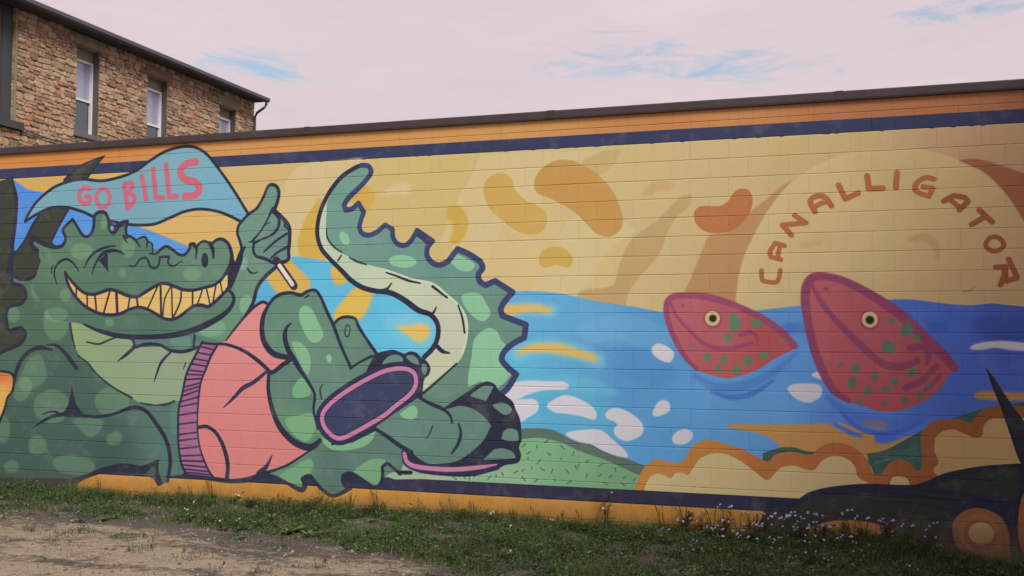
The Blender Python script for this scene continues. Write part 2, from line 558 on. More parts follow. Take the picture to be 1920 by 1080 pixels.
# left hills
P((98, 118, 106), '960,812! 975,804 1000,803 1033,805 1050,812 1073,825 1090,830 1110,834 1130,845 1155,855 1178,861 1210,874! 1220,925! 930,905!')
P([(980, 835, 132, 182, 134), (1080, 880, 130, 178, 132), (800, 893, 168, 186, 156), (960, 905, 156, 186, 150), (1160, 905, 128, 172, 128)],
  '968,828! 977,824 1002,821 1022,822 1058,832 1080,843 1107,853 1133,862 1167,877 1200,892! 1206,922! 900,908! 745,897! 745,888! 880,884!')
tick = rng.uniform(-1, 1, (60, 2))
for i, (x, y) in enumerate(((982, 835), (1007, 837), (991, 849), (1029, 851), (1055, 839), (1075, 851), (1052, 860), (1101, 865), (1080, 877), (1064, 884),
                            (1127, 872), (1154, 881), (1100, 892), (1125, 891), (1171, 895), (1040, 900), (1005, 901), (997, 877), (980, 882), (967, 885),
                            (1017, 880), (1035, 884), (982, 898), (942, 889), (917, 896), (880, 897), (852, 896), (870, 894), (1085, 873), (1135, 906),
                            (1067, 904), (930, 892), (1190, 899), (1010, 866), (1025, 827), (1145, 893), (1168, 908), (890, 893), (990, 860))):
    dx, dy = tick[i] * (4, 3)
    if abs(dy) < 1.2:
        dy = 3.5
    L((82, 128, 92), f'{x-dx},{y-dy} {x+dx},{y+dy}', [3, 2.4], 0.6)
P((140, 170, 150), '715,884 722,876 733,877 742,889 716,892')

# bushes
BR = [(1230, 880, 204, 138, 68), (1320, 840, 204, 136, 66), (1450, 865, 196, 122, 64), (1580, 845, 188, 112, 66), (1740, 830, 168, 100, 58), (1880, 770, 158, 96, 54)]
P(BR, '1190,922! 1198,893 1207,878 1217,867 1232,862 1247,863 1262,868 1282,863 1290,850 1300,835 1317,826 1340,826 1370,835 1395,843 1425,860 1440,865 1455,852 1482,847 1505,851 1522,852 1535,840 1560,830 1590,834 1612,847 1626,862 1633,878 1638,890 1652,887 1670,867 1692,861 1710,872 1723,885 1729,862 1727,838 1727,812 1732,806 1750,790 1775,786 1802,787 1820,793 1830,780 1850,765 1880,759 1915,762 1990,757 2070,775 2140,830 2190,900 2220,1000! 1190,960!')
PB = [(1230, 900, 218, 194, 140), (1400, 890, 220, 196, 140), (1580, 880, 216, 190, 132)]
P(PB, '1207,922! 1213,903 1222,892 1233,888 1247,892 1257,897 1267,887 1277,886 1290,890 1299,879 1307,866 1317,857 1340,850 1362,852 1386,863 1415,884 1432,898 1441,900 1455,885 1467,876 1490,873 1510,880 1527,881 1540,865 1557,856 1577,856 1595,865 1604,877 1608,893 1626,905 1640,912! 1600,940! 1500,945!')
P(PB, '1668,911! 1672,897 1685,893 1700,897 1707,911!')
P((206, 168, 110), '1752,832 1757,817 1772,807 1790,806 1810,814 1830,821 1841,817 1844,800 1855,787 1875,785 1897,786 1960,780 2030,800 2090,850 2130,930! 1900,873 1840,876 1802,883 1762,893 1750,882 1760,866 1753,848')

# bottom bands over the scenery
PIC[:int((0.185 - TZ0) * PPM)] = np.array((218, 152, 64), np.float32) / 255
band(0.185, 0.333, (54, 53, 76))
r1 = int((0.175 - TZ0) * PPM)
gx = np.linspace(0, 1, TW)[None, :, None]
PIC[:r1] *= (0.98 + 0.015 * np.sin(gx * 37) * np.sin(gx * 11 + 1)).astype(np.float32)

# --- fish
FO = (160, 76, 108)
P([(1270, 590, 190, 100, 112), (1340, 650, 192, 100, 106), (1450, 650, 188, 90, 92), (1360, 705, 196, 98, 94)],
  '1246,582 1245,570 1255,556 1272,550 1320,551 1360,561 1400,577 1440,597 1472,621 1492,648! 1485,656 1457,670 1422,692 1385,706 1360,709 1330,702 1300,690 1277,662 1260,630')
L((80, 130, 204), '1302,705 1345,727 1400,722 1445,702 1492,664', [10, 20, 20, 16, 5], 7, 0.65)
L((72, 112, 196), '1335,735 1370,745 1410,738 1450,714', [5, 12, 10, 5], 4, 0.7)
L(FO, '1306,692 1283,667 1265,635 1252,600 1249,580 1252,564 1262,556 1275,554 1320,556 1360,566 1400,582 1437,601 1468,625 1489,648', [8, 11, 11, 12, 14, 12, 13, 14], 3, 0.95)
L(FO, '1257,566 1267,590 1290,617 1315,640 1340,652 1372,653 1395,647 1409,643', [5, 6, 8, 9, 7], 3, 0.9)
L(FO, '1389,628 1405,623 1418,629 1420,647', [9, 9, 8, 3], 3, 0.9)
E(FO, 1336, 598, 17, 17, 0, 3)
E((218, 196, 132), 1336, 597, 14, 14)
E((44, 40, 44), 1336.5, 597, 7, 7, 0, 1)
E(FO, 1280, 573, 3, 3, 0, 1)
G1 = (98, 138, 106)
for x, y, a, b in ((1374, 595, 8, 8), (1377, 611, 12, 11), (1418, 607, 11, 9), (1365, 633, 9, 9), (1326, 670, 7, 10), (1357, 674, 7, 8), (1402, 677, 9, 10),
                   (1432, 666, 10, 8), (1346, 691, 8, 7), (1381, 694, 8, 11), (1300, 652, 4, 4), (1384, 603, 7, 8)):
    E(G1, x, y, a * 0.92, b * 0.92, 20, 2)
E((150, 120, 96), 1466, 639, 6, 6, 0, 3, 0.7)

L((80, 120, 216), '1552,745 1590,775 1640,790 1700,790 1760,765 1798,715', [10, 22, 22, 22, 14, 7], 8, 0.6)
L((70, 102, 212), '1577,772 1600,795 1640,812 1690,808 1730,790', [4, 10, 10, 10, 3], 4, 0.7)
P([(1540, 600, 190, 98, 106), (1600, 640, 186, 94, 102), (1700, 700, 184, 92, 98), (1640, 755, 188, 90, 94)],
  '1505,567 1505,547 1512,525 1522,514 1545,513 1575,519 1615,535 1655,557 1690,580 1722,610 1757,643 1782,668 1793,688! 1787,698 1778,702 1770,720 1747,742 1715,760 1677,771 1645,770 1615,760 1578,748 1552,720 1532,677 1517,630')
FO2 = (148, 72, 104)
L(FO2, '1590,750 1566,735 1548,708 1531,668 1519,625 1511,580 1510,552 1514,532 1524,520 1545,518 1575,524 1612,541 1650,563 1686,588 1716,616 1750,648 1775,673 1789,690', [12, 16, 16, 16, 18, 14, 16, 18, 22, 20, 16], 3, 0.95)
L(FO2, '1522,534 1540,567 1567,600 1593,627 1615,648 1640,671 1665,685 1692,687 1719,677', [7, 10, 12, 14, 15, 13], 3, 0.9)
L(FO2, '1707,652 1727,650 1741,662 1738,681', [13, 14, 12, 8], 3, 0.9)
L(FO2, '1698,727 1727,715 1757,685', [12, 12, 10], 3, 0.9)
L(FO2, '1736,730 1750,718 1763,703', [9, 9, 7], 3, 0.8)
E(FO2, 1631, 600, 18, 18, 0, 3)
E((222, 192, 138), 1631, 599, 15, 15)
E((44, 40, 44), 1631, 600, 8, 8, 0, 1)
E(FO2, 1549, 541, 5, 4, 0, 2)
G2 = (96, 124, 102)
for x, y, a, b in ((1700, 618, 13, 15), (1666, 651, 14, 12), (1604, 691, 9, 9), (1639, 706, 7, 9), (1597, 717, 10, 11), (1627, 732, 8, 11), (1661, 730, 8, 7),
                   (1677, 716, 7, 8), (1711, 697, 9, 9), (1725, 740, 7, 6), (1696, 750, 8, 7), (1659, 756, 6, 6), (1672, 602, 7, 6), (1576, 684, 5, 5), (1740, 724, 6, 5), (1611, 754, 7, 6), (1720, 634, 8, 6)):
    E(G2, x, y, a * 0.92, b * 0.92, 25, 2.5)

# --- the arc of lettering: CANALLIGATOR
LT = (184, 110, 66)
LT2 = (166, 96, 62)
for s, w in (('1428,507 1428,519! 1430,526 1444,529 1456,529 1461,520! 1463,507', 7.5),
             ('1471,461 1453,456! 1443,474 1446,482! 1464,487', 7.5), ('1463,459 1460,472 1458,484', 7.5),
             ('1490,404 1511,418! 1467,422! 1484,441', 8.5),
             ('1528,397 1519,378 1526,370 1541,367 1550,373! 1559,386', 9), ('1524,391 1538,382 1552,378', 8),
             ('1572,347 1585,373! 1609,362', 9), ('1626,330 1629,354! 1655,353', 9.5), ('1682,324 1680,352', 9),
             ('1751,336 1736,333 1719,343 1716,356 1728,364! 1742,368! 1749,353! 1731,350', 8.5)):
    L(LT, s, w * 1.22, 1.2)
for s, w in (('1770,377 1788,367! 1809,371 1815,378! 1799,394', 9), ('1781,374 1798,388', 8),
             ('1836,394 1860,416', 9), ('1848,406 1822,421', 9), ('1891,486 1900,504 1907,521! 1888,527! 1883,508', 8.5), ('1867,501 1886,500!  1884,514 1876,534', 8.5)):
    L(LT2, s, w * 1.22, 1.2)
L(LT2, '1848,458 1855,447 1867,444 1878,450 1882,460 1874,469 1862,471 1852,466', 9, 1.2, closed=True)
L((196, 150, 104), '1708,448 1735,445 1755,462 1757,485', [10, 16, 14, 8], 6, 0.55)
L((170, 140, 100), '1806,548 1820,544 1828,538', [4, 5, 3], 3, 0.6)
L((204, 160, 100), '1505,460 1535,456', 10, 6, 0.4)

# --- dark creature entering on the right
DK = (56, 61, 54)
NV2 = (46, 48, 66)
P(NV2, '1440,934! 1497,936! 1515,924 1545,915 1590,909 1630,907 1710,909 1735,903 1770,888 1815,878 1860,872 1990,868 2110,885 2220,940 2300,1020 2340,1120! 1380,1120!')
P(DK, '1420,1000! 1456,975 1500,944 1540,930 1600,922 1680,922 1760,926 1820,936 1865,952 1900,980! 2000,975 2120,985 2210,1020 2260,1120! 1380,1120!', 2)
P(DK, '1745,914 1800,894 1850,882 1908,878 1908,935 1850,930 1800,922', 3)
P((204, 136, 66), '1520,988! 1550,979 1590,975 1630,979 1656,986! 1664,1020! 1510,1020!')
L(NAVY, '1505,993 1550,974 1590,969 1630,973 1665,986', 6)
L(NV2, '1540,930 1600,924 1680,926 1740,932 1800,942 1850,958 1885,985', [3, 5, 6, 6, 8, 14, 20], 1.5)
L(NV2, '1640,940 1720,944 1790,958', [2, 4, 2], 1.5)
LAMP = '1781,985 1790,966 1810,952 1836,948 1865,957 1885,973 1896,1000 1899,1045 1890,1075 1850,1072 1800,1040 1784,1012'
P((154, 104, 64), LAMP)
P((168, 114, 70), '1798,990 1812,970 1838,963 1862,975 1876,1000 1872,1040 1830,1040 1802,1015')
P((150, 100, 64), '1808,995 1820,978 1840,972 1858,983 1868,1003 1862,1028 1835,1032 1812,1018')
E((198, 158, 108), 1840, 1000, 24, 21, 10)
L(NV2, LAMP, 9, closed=True)
P((170, 100, 62), '1905,985 1915,930 1940,900 1960,930 1960,1060 1920,1050')
L(NAVY, '1925,1055 1908,1020 1905,975 1915,925 1940,895', 7)
P((50, 55, 58), '1849,689! 1858,700 1870,717 1882,737 1896,757 1917,785 1955,840 1990,900! 1930,880 1914,862 1897,815 1880,765 1863,725')
L(NAVY, '1849,690 1863,726 1880,766 1898,816 1915,862 1935,885', [2, 5, 7, 8])

# --- far left: dark plant, sky, stem
P([(60, 420, 82, 140, 214), (200, 450, 92, 150, 218), (330, 470, 92, 152, 218)],
  '20,334! 37,345 50,354 75,360 95,365 140,383 230,417 275,430 312,445 352,461! 362,480! 340,510! 100,510! 10,510!', 1)
P((82, 138, 212), '-1500,400! 5,338! 5,360! -1500,560!')
P(OLIVE, '-20,350! 4,338 21,336 27,355 30,378 28,425 25,450 22,482 30,560! 10,760! -260,760! -220,560 -150,420 -120,350!')
P((60, 63, 54), '-60,470! 40,470 75,480 80,505 60,530 52,550 50,575 30,585 50,620 45,650 0,668! -60,668!')
P(OLIVE, '20,500! 27,485 45,455 62,422 82,395 110,357 127,333 142,318 172,303 197,291! 185,306 174,322 160,338 140,368 128,392 115,416 97,452! 110,470! 70,545! 20,570!')
for s in ('22,484 45,453 62,420 82,392', '128,393 114,417 96,452'):
    L(NAVY, s, 5)
for s in ('120,338 142,316 172,301 196,292', '160,338 172,322 184,306 197,292'):
    L(NAVY, s, [5, 4, 2])
L(NAVY, '22,334 27,355 31,378 28,425 24,452 20,490 18,520', [5, 9, 8, 8, 9, 14, 20])

# --- flag
FLAG = '47,415! 54,400 70,377 100,352 130,340 155,336 190,339 225,332 255,320 280,302 310,284 342,275 365,276 385,287 405,310 435,352 466,402! 456,418! 435,407 410,397 375,392 345,397 315,410 290,420 262,422 235,420 205,414 175,406 155,397 125,389 95,390 72,400'
P([(60, 400, 120, 165, 176), (250, 380, 120, 166, 180), (420, 390, 120, 172, 194), (340, 300, 126, 172, 184)], FLAG)
L(NAVY, FLAG, 6, closed=True)
RD = (206, 100, 120)
for s, w in (('168,354 158,352 149,363 150,376 158,382 168,378 168,369! 161,369', 8), ('233,346 236,368 239,391', 8.5),
             ('233,346 246,343 248,352 240,361 251,367 252,377 240,390', 8), ('266,331 274,373', 9), ('287,317 292,371! 305,371', 9), ('311,309 317,369! 331,368', 9),
             ('367,304 350,307 338,320 345,335 366,342 374,353 366,366 347,368', 12.5)):
    L(RD, s, w * 1.22, 2.5, 0.95)
L(RD, '193,354 182,362 181,376 188,388 198,388 205,377 204,362', 9, 2.5, 0.95, closed=True)
# --- body, left arm, throat
BODY = [(100, 480, 92, 124, 98), (250, 520, 87, 122, 102), (380, 470, 102, 134, 112), (60, 600, 77, 106, 86), (120, 720, 71, 96, 84), (20, 840, 66, 90, 80),
        (200, 850, 66, 90, 82), (300, 780, 86, 116, 104), (330, 830, 84, 117, 104), (460, 520, 103, 137, 114), (270, 610, 82, 113, 98), (420, 600, 92, 125, 104), (500, 420, 110, 148, 130)]
P(BODY, '-520,905! -420,760 -300,690 -120,668 0,664! 15,655 37,645 47,630 42,616! 25,619! 14,618 10,592 15,575! 42,568 49,552 42,537! 25,530! 27,518 40,524 60,521 74,504 76,486 70,470! 62,460! 66,446! 100,462! 240,440! 350,500! 440,560! 440,645! 390,660! 345,720! 335,800! 345,890! 310,893! 312,905! 300,910! 290,895! 240,884! 190,884! 150,898! -300,900!')
for s, w in (('70,468 76,486 74,503 60,521 40,524 28,519', 6.5), ('22,531 42,537 49,552 42,568 18,576 12,592 15,617', 6.5), ('20,619 40,615 48,628 38,645 16,655 -4,664', 6.5)):
    L(NAVY, s, w)
SP = (150, 192, 140)
for x, y, a, b, r in ((71, 546, 13, 19, 0), (122, 551, 10, 12, 0), (105, 602, 24, 37, 0), (25, 590, 12, 15, 0), (160, 590, 14, 9, 0), (205, 605, 8, 8, 0), (230, 511, 6, 9, 0),
                      (42, 730, 16, 24, 25), (97, 762, 34, 32, 0), (210, 753, 32, 28, 0), (215, 822, 16, 12, -30), (70, 835, 17, 19, 0), (5, 805, 14, 26, 0), (138, 872, 40, 19, 8), (22, 875, 14, 12, 0)):
    E(SP, x, y, a, b, r, 1.5, 0.27)
P(SP, '45,690 55,672 75,665 85,685 86,710 70,725 45,735 35,715', 1.5, 0.27)
P(SP, '138,787 193,787 187,808 170,820 150,806', 1.5, 0.27)
P((98, 138, 122), '318,770! 336,748! 335,812! 322,815!', 2, 0.6)
P([(0, 705, 206, 112, 66), (0, 735, 222, 170, 88), (0, 790, 222, 170, 88)], '-60,694! 0,697! 22,701! 25,713 22,733 14,742 9,765 -4,800! -60,860!')
L((46, 44, 56), '-30,694 2,696 22,701 26,714 22,735 14,745 9,765 -6,803', [4, 5, 6, 5, 6, 7])
L(NAVY, '25,732 28,707 34,687 43,671 57,658 74,652 98,656', [3, 7, 9, 9, 9, 8, 4])
L(NAVY, '88,646 104,647 118,658 130,672 143,690', [2, 6, 8, 10, 9])
P(NAVY, '135,718! 138,742 144,760 158,778! 140,783! 108,780! 123,768 131,745')
L(NAVY, '58,805 83,788 108,778 140,777', [2, 6, 8, 8])
L(NAVY, '80,777 94,772 106,773 113,780', [2, 4, 5])
L(NAVY, '140,778 160,780 186,781 215,776 240,766 259,764 276,773 293,795 309,820 317,845 319,870 314,902', [8, 6, 6, 6, 7, 8, 8, 9, 9, 9, 8, 7])
P((44, 44, 60), '128,899! 165,888 188,878 225,869 245,870 265,873 298,861! 297,882 306,908! 296,912! 283,893 262,888 240,886 200,886 175,893 150,902!')
P((66, 90, 84), '272,890! 285,876! 292,873! 290,900!')
# throat and belly
P([(150, 640, 142, 164, 118), (220, 690, 142, 162, 122), (300, 700, 146, 162, 132), (300, 660, 144, 160, 130)],
  '136,590! 150,602 160,612 185,622 225,632 245,638! 262,650 300,650 325,657 372,648! 362,670 347,712 337,752! 327,752 312,757 290,760 265,756 245,745 220,732 200,715 180,700 165,681 150,667 141,652 135,630 131,605')
P((90, 122, 116), '252,634! 300,634! 362,622! 366,650! 345,660 322,657 300,647 275,646 255,652!')
P((112, 158, 126), '318,638 335,630 356,632 355,650 330,652', 2, 0.5)
L(NAVY, '136,582 131,597 134,625 141,654', [6, 5, 5, 3])
L((44, 58, 62), '147,667 165,681 180,700 210,725 247,746', [3, 4, 4, 4, 5])
L((44, 58, 62), '262,755 276,758 288,759', [2, 4, 3])
L((44, 58, 62), '290,760 312,758 327,752', [3, 5, 4])
L((46, 58, 66), '162,641 185,645 205,637 222,631', [3, 4, 4, 3])
L(NAVY, '232,630 246,634 252,648 240,662 221,677', [4, 6, 8, 7, 2])
L(NAVY, '250,652 275,645 300,647 320,657 345,659 378,649', [7, 6, 6, 7, 7, 6])
L(NAVY, '322,658 302,680 294,700 289,716', [4, 6, 5, 2])
L(NAVY, '366,618 363,650', 5)
L((46, 58, 66), '348,680 344,692', [3, 2])

# --- raised arm and hand
ARM = '502,349 507,345 520,350 524,362 520,380 516,392 523,402 533,412 543,426 542,447 542,470 541,486 520,492 513,508 502,515 488,528 480,543 475,563 468,580 457,598! 440,625! 415,640! 360,625! 420,590! 436,550! 440,500! 444,490 450,470 455,465 452,452 445,437 446,424 453,414 467,400 480,392 492,372'
P([(500, 380, 112, 148, 130), (460, 440, 112, 150, 130), (460, 520, 110, 144, 122), (440, 600, 104, 142, 116), (520, 450, 106, 138, 130)], ARM)
E((140, 186, 150), 456, 494, 8, 13, 15, 1.5, 0.6)
E((140, 186, 150), 461, 571, 12, 18, 15, 1.5, 0.6)
E((140, 186, 150), 397, 614, 26, 18, 0, 1.5, 0.5)
for s in ('457,598 470,577 476,563 481,543 489,528 502,514 516,502', ):
    L(NAVY, s, 8)
L(NAVY, '441,500 448,480 453,466 449,450 445,437 447,424 455,413 468,400 481,391 493,371 503,349 510,346 519,350 523,362 519,382 515,393 524,403 534,413 542,425 543,447 541,470 540,487 519,494', [8, 7, 6, 6, 6, 6, 6, 7, 7, 8, 8, 8, 8, 7, 8])
L(NAVY, '441,515 446,498 451,482 459,463', [10, 8, 6, 4])
L(NAVY, '511,391 500,414 488,434 473,452', [6, 4, 4, 5])
L((48, 62, 70), '506,417 499,420 495,425', [2, 3, 2])
L(NAVY, '511,396 522,408 522,425 510,440 488,450 476,456', [6, 7, 6, 5, 4, 6])
L(NAVY, '538,438 517,452 495,472', [5, 5, 4])
L(NAVY, '541,462 522,472 508,484', [6, 5, 4])
L(NAVY, '476,455 475,470 480,480 493,484 503,488 515,494', [5, 6, 6, 7, 6, 6])
L(NAVY, '466,454 477,453', [2, 5])
L(NAVY, '536,414 534,424 541,430', [3, 5, 3])
L((46, 58, 66), '464,504 470,511 477,512 483,510', [4, 5, 4, 2])
L(NAVY, '518,489 551,536', 17)
L((70, 48, 60), '520,490 551,536', 14.5)
L((226, 214, 206), '524,498 548,533', 8.5)

# --- head
HEAD = '64,447! 85,458 100,464 116,462 122,445! 118,430! 136,411! 146,426 155,441 163,445 172,436 176,420 177,405 185,398 197,400 202,412 204,426 208,436 214,437 220,430 224,419 238,415! 236,430 239,442! 256,450! 262,447 270,443! 276,452! 285,456! 287,474! 303,466 312,462 322,467 335,477 345,478 353,470! 358,457 363,456! 368,462! 374,456! 383,452 392,456! 400,454! 408,448 418,448 428,456 434,470 436,484 432,500! 438,535! 441,553 437,568 425,585 400,602 360,620 320,629 270,632 225,630 185,620 155,607! 100,600! 60,540! 76,490! 70,468!'
P(BODY, HEAD)
for x, y, a, b, r in ((153, 471, 21, 16, 0), (240, 464, 13, 19, 0), (360, 514, 17, 13, 0), (230, 511, 6, 9, 0), (122, 553, 10, 13, 0), (105, 590, 22, 14, 0), (205, 605, 8, 8, 0), (196, 415, 7, 16, 10)):
    E(SP, x, y, a, b, r, 1.5, 0.3)
L(NAVY, '70,470 58,458 62,445! 78,455 100,463 116,461 123,447 118,431 136,411! 146,427 155,441 163,444 172,436 176,420 177,405 185,398 197,399 203,411 205,427 209,435 214,436 220,430 224,419 239,415! 236,430 238,445', [9, 11, 10, 8, 7, 6, 6, 6, 7, 7, 7, 8, 7, 7, 6])
P(NAVY, '206,415 215,421 236,412! 232,424! 222,428 217,436 208,434', 0)
E((150, 150, 196), 210, 428, 3.5, 5, -10, 0.8)
L(NAVY, '232,443 235,450 240,456', [6, 4, 1])
L(NAVY, '238,441 252,448 262,462', [5, 5, 3])
L(NAVY, '256,449 270,444 276,450 275,463', [3, 4.5, 5, 3])
L(NAVY, '278,453 285,457 286,474', [3, 3.5, 3.5])
L(NAVY, '280,475 292,476 303,466 312,462 322,467 335,477 345,478 353,470 358,457', [3, 4, 6, 6, 6, 6, 6, 6, 6])
L(NAVY, '356,459 363,457 368,464! 374,456 383,452 391,455 398,456! 408,449 418,449 427,456 433,470 435,486 430,503 415,525', [7, 7, 5, 5, 6, 6, 7, 7, 8, 8, 10, 11, 9, 5])
P(NAVY, '433,470! 441,492! 449,478! 453,470! 456,482 449,505 441,526 432,545! 430,530! 428,514! 420,516! 428,500!')
L(NAVY, '363,460 368,466 367,486', [6, 5, 2])
L(NAVY, '394,457 399,468 400,483', [9, 8, 5])
E(NAVY, 384, 488, 6.5, 14, 0)
L((46, 58, 70), '242,498 252,499 262,487 272,483 278,490 282,500 291,503 297,497 300,482! 317,481! 315,493 322,499 332,496 337,491 343,491', [3, 4.5, 5, 5, 5, 5, 4, 2])
L(NAVY, '158,502 168,483 183,470 205,462 219,461', [2, 5, 6, 5, 2])
L(NAVY, '172,515 178,497 190,478 207,470 222,471 233,477', [2, 4, 6, 8, 6, 2])
P(NAVY, '185,488! 199,476! 202,478! 203,511! 195,500!')
L(NAVY, '107,533 102,518 103,503 112,491 125,486 137,493 148,509', [2, 4, 5, 6, 5, 4, 2])
L(NAVY, '96,513 97,503 101,497', [2, 4, 2])
TEETH = '122,510! 130,522 143,537 158,549 175,552 190,548 205,543 222,547 238,554 257,556 272,548 290,537 307,531 327,537 343,543 363,544 388,538 400,535 413,526 423,514 429,510! 428,540 417,552 403,566 390,575 378,572 363,574 350,583 337,593 322,599 307,597 295,590 277,580 260,576 243,580 222,589 197,590 177,584 158,573 143,558 133,543 125,525'
P([(150, 560, 224, 176, 108), (230, 570, 224, 180, 108), (310, 560, 220, 184, 110), (415, 540, 226, 192, 120)], TEETH)
TL = (58, 46, 60)
for s, w in (('143,537 143,557', 4), ('163,550 164,576', 4), ('178,553 181,586', 4.5), ('206,545 194,588', 4.5), ('218,546 220,589', 6.5), ('243,558 240,580', 4), ('256,557 259,577', 5),
             ('295,538 277,578', 3.5), ('301,532 302,593', 5), ('320,538 309,560 305,592', 3.5), ('322,540 323,596', 3.5), ('340,544 338,565 325,595', 4), ('361,545 361,573', 4),
             ('379,545 370,571', 3.5), ('387,541 394,572', 3.5), ('405,534 399,567', 3.5), ('413,528 417,549', 3.5)):
    L(TL, s, w)
L((50, 46, 68), TEETH, [6, 7, 7, 6, 7, 6, 7, 6], closed=True)
L(NAVY, '155,607 185,620 225,630 270,632 320,629 360,620 400,602 426,584 438,565 435,550 425,542', [3, 8, 10, 10, 10, 11, 12, 13, 11, 8, 6])

# --- tail
TAILBACK = '677,310 690,311 696,322 687,337 670,355 652,373 645,384! 648,394! 660,392! 672,381! 682,398! 677,412 674,428 680,438 692,441 707,435! 722,422! 736,430! 737,445 745,457 760,460 772,450! 782,432! 811,452! 801,464! 801,480 811,493 825,497 840,490! 858,467! 880,477 900,490! 905,502 897,515 900,528 910,535! 928,527! 961,548! 945,567 939,580 942,592! 986,609! 983,633! 961,645 945,660 941,675 955,692! 968,702! 951,729 934,742'
TAILIN = '795,670 812,652 821,630 820,607 807,590 785,582 757,562 732,549 707,546 682,540 660,527 640,507 630,497 615,482 602,465 595,440 597,412 605,385 620,357 640,332 665,315 677,310'
TAILG = [(680, 330, 116, 156, 142), (640, 420, 114, 154, 138), (750, 480, 112, 150, 140), (880, 520, 110, 148, 136), (940, 610, 108, 142, 126), (890, 690, 104, 138, 120), (830, 740, 106, 138, 122)]
P(TAILG, TAILBACK + '! 935,745! 900,770! 850,765! 780,745! 790,700! ' + TAILIN)
LG = (142, 194, 154)
E(LG, 646, 447, 8, 14, -25)
E(LG, 755, 490, 26, 12, 4)
P(LG, '840,482 855,477 875,486 890,495 886,505 872,509 856,503')
P(LG, '865,555 880,549 900,552 912,570 920,588 907,602 892,597 875,580')
P(LG, '915,615 932,622 940,638 948,648 940,668 945,687 958,700 945,718 930,728 905,728 880,728 878,705 884,670 890,635')
P([(640, 480, 190, 204, 176), (750, 530, 200, 206, 174), (840, 600, 198, 200, 174), (830, 690, 198, 200, 168)],
  TAILIN.replace(' 665,315 677,310', '') + ' 632,345! 614,377 612,400 611,425 616,447 630,467 655,482 685,495 725,505 775,522 812,530 840,552 862,572 876,597 877,630 868,665 845,695 792,740! 792,705!')
L((206, 220, 190), '725,507 775,524 812,532 840,554 862,574 874,599 875,630 866,664', 3)
L((48, 62, 66), '612,428 614,446 626,463 641,473', [2, 4, 4, 3])
L((48, 62, 66), '655,483 671,491 687,496', [3, 5, 3])
L((40, 44, 54), '724,511 742,517 765,526 788,531', [3, 4.5, 5, 3])
L((40, 44, 54), '811,537 838,558', [5.5, 4])
L((40, 44, 54), '859,572 867,597 871,624', [3, 4.5, 4])
L((44, 58, 62), '856,682 825,710 788,742', [4, 5, 6])
L(NAVY, '634,488 640,479', [4, 3])
L(NAVY, '707,547 725,542 734,531', [9, 6, 3])
L(NAVY, '788,585 810,588 818,576', [8, 6, 3])
L(NAVY, '820,650 830,659 843,662', [9, 8, 3])
L(NAVY, TAILIN, [10, 10, 10, 10, 12, 11, 10, 10, 10, 9, 9, 9, 9, 9, 9, 9, 9])
L((62, 68, 108), TAILBACK, [10, 11, 10, 10, 10, 11, 12, 12, 12, 12, 12, 12])
P((58, 63, 98), '782,431! 812,453! 802,463! 797,456 780,442!')

P((160, 184, 150), '715,890! 722,872! 775,862! 800,885! 800,898! 740,899!')
P((98, 130, 114), '780,735! 830,750! 900,715! 940,735! 900,790! 820,790!')
P((96, 128, 112), '500,690! 530,676! 560,690! 700,690! 790,745! 760,800! 620,845! 560,835! 520,800!')
# --- shorts
SH = '424,638! 450,605 475,577 493,567 503,571 497,592 491,620 497,645 514,664 545,672! 520,692! 502,700! 502,725 508,762 520,800 540,824 560,838 584,845! 560,861 535,876 507,886 485,892 462,900 432,902 400,898! 390,880 375,840 370,800 372,750 377,712 382,700 395,667 405,648!'
P([(470, 610, 220, 140, 138), (440, 720, 216, 134, 130), (400, 850, 214, 128, 124), (500, 850, 214, 130, 124)], SH)
P((166, 104, 138), '379,642! 407,648! 396,667 383,700 377,715 372,750 370,800 375,840 390,880 402,898! 352,893! 342,875 336,850 334,812 335,765 341,742 350,700 367,665')
WL = curve('380,641 367,665 350,700 341,742 335,765 334,812 336,850 342,875 352,893')
WR = curve('407,648 396,667 383,700 377,715 372,750 370,800 375,840 390,880 402,898')
for t in (0.045, 0.1, 0.15, 0.19, 0.235, 0.265, 0.3, 0.345, 0.37, 0.4, 0.45, 0.49, 0.54, 0.59, 0.65, 0.69, 0.745, 0.8, 0.84, 0.88, 0.92, 0.955):
    a = np.array([np.interp(t * (len(WL) - 1), np.arange(len(WL)), WL[:, k]) for k in (0, 1)])
    b = np.array([np.interp(t * (len(WR) - 1), np.arange(len(WR)), WR[:, k]) for k in (0, 1)])
    L((64, 46, 80), [a, b], 3.4)
L(NAVY, '380,641 367,665 350,700 341,742 335,765 334,812 336,850 342,875 352,893', 5)
L(NAVY, '407,648 396,667 383,700 377,715 372,750 370,800 375,840 390,880 402,898', [5, 5, 4, 4, 4, 4, 4, 5])
L(NAVY, '378,643 400,645 425,646 455,657 482,675 505,696', [5, 5, 6, 7, 8, 8])
L((60, 50, 84), '502,695 475,717 455,728 437,747 419,764', [6, 8, 9, 7, 2])
L(NAVY, '372,801 388,800 405,812 419,838 427,872 425,900', [7, 7, 8, 9, 9, 9])
L((60, 50, 80), '510,854 500,874 486,889', [2, 8, 14])
L(NAVY, '345,891 400,898 432,902 462,900 485,893 507,886 535,876 560,861 584,845', [7, 8, 9, 9, 11, 11, 9, 8, 8])
L(NAVY, '424,638 450,604 475,577 493,566 503,571', [3, 5, 6, 6, 6])

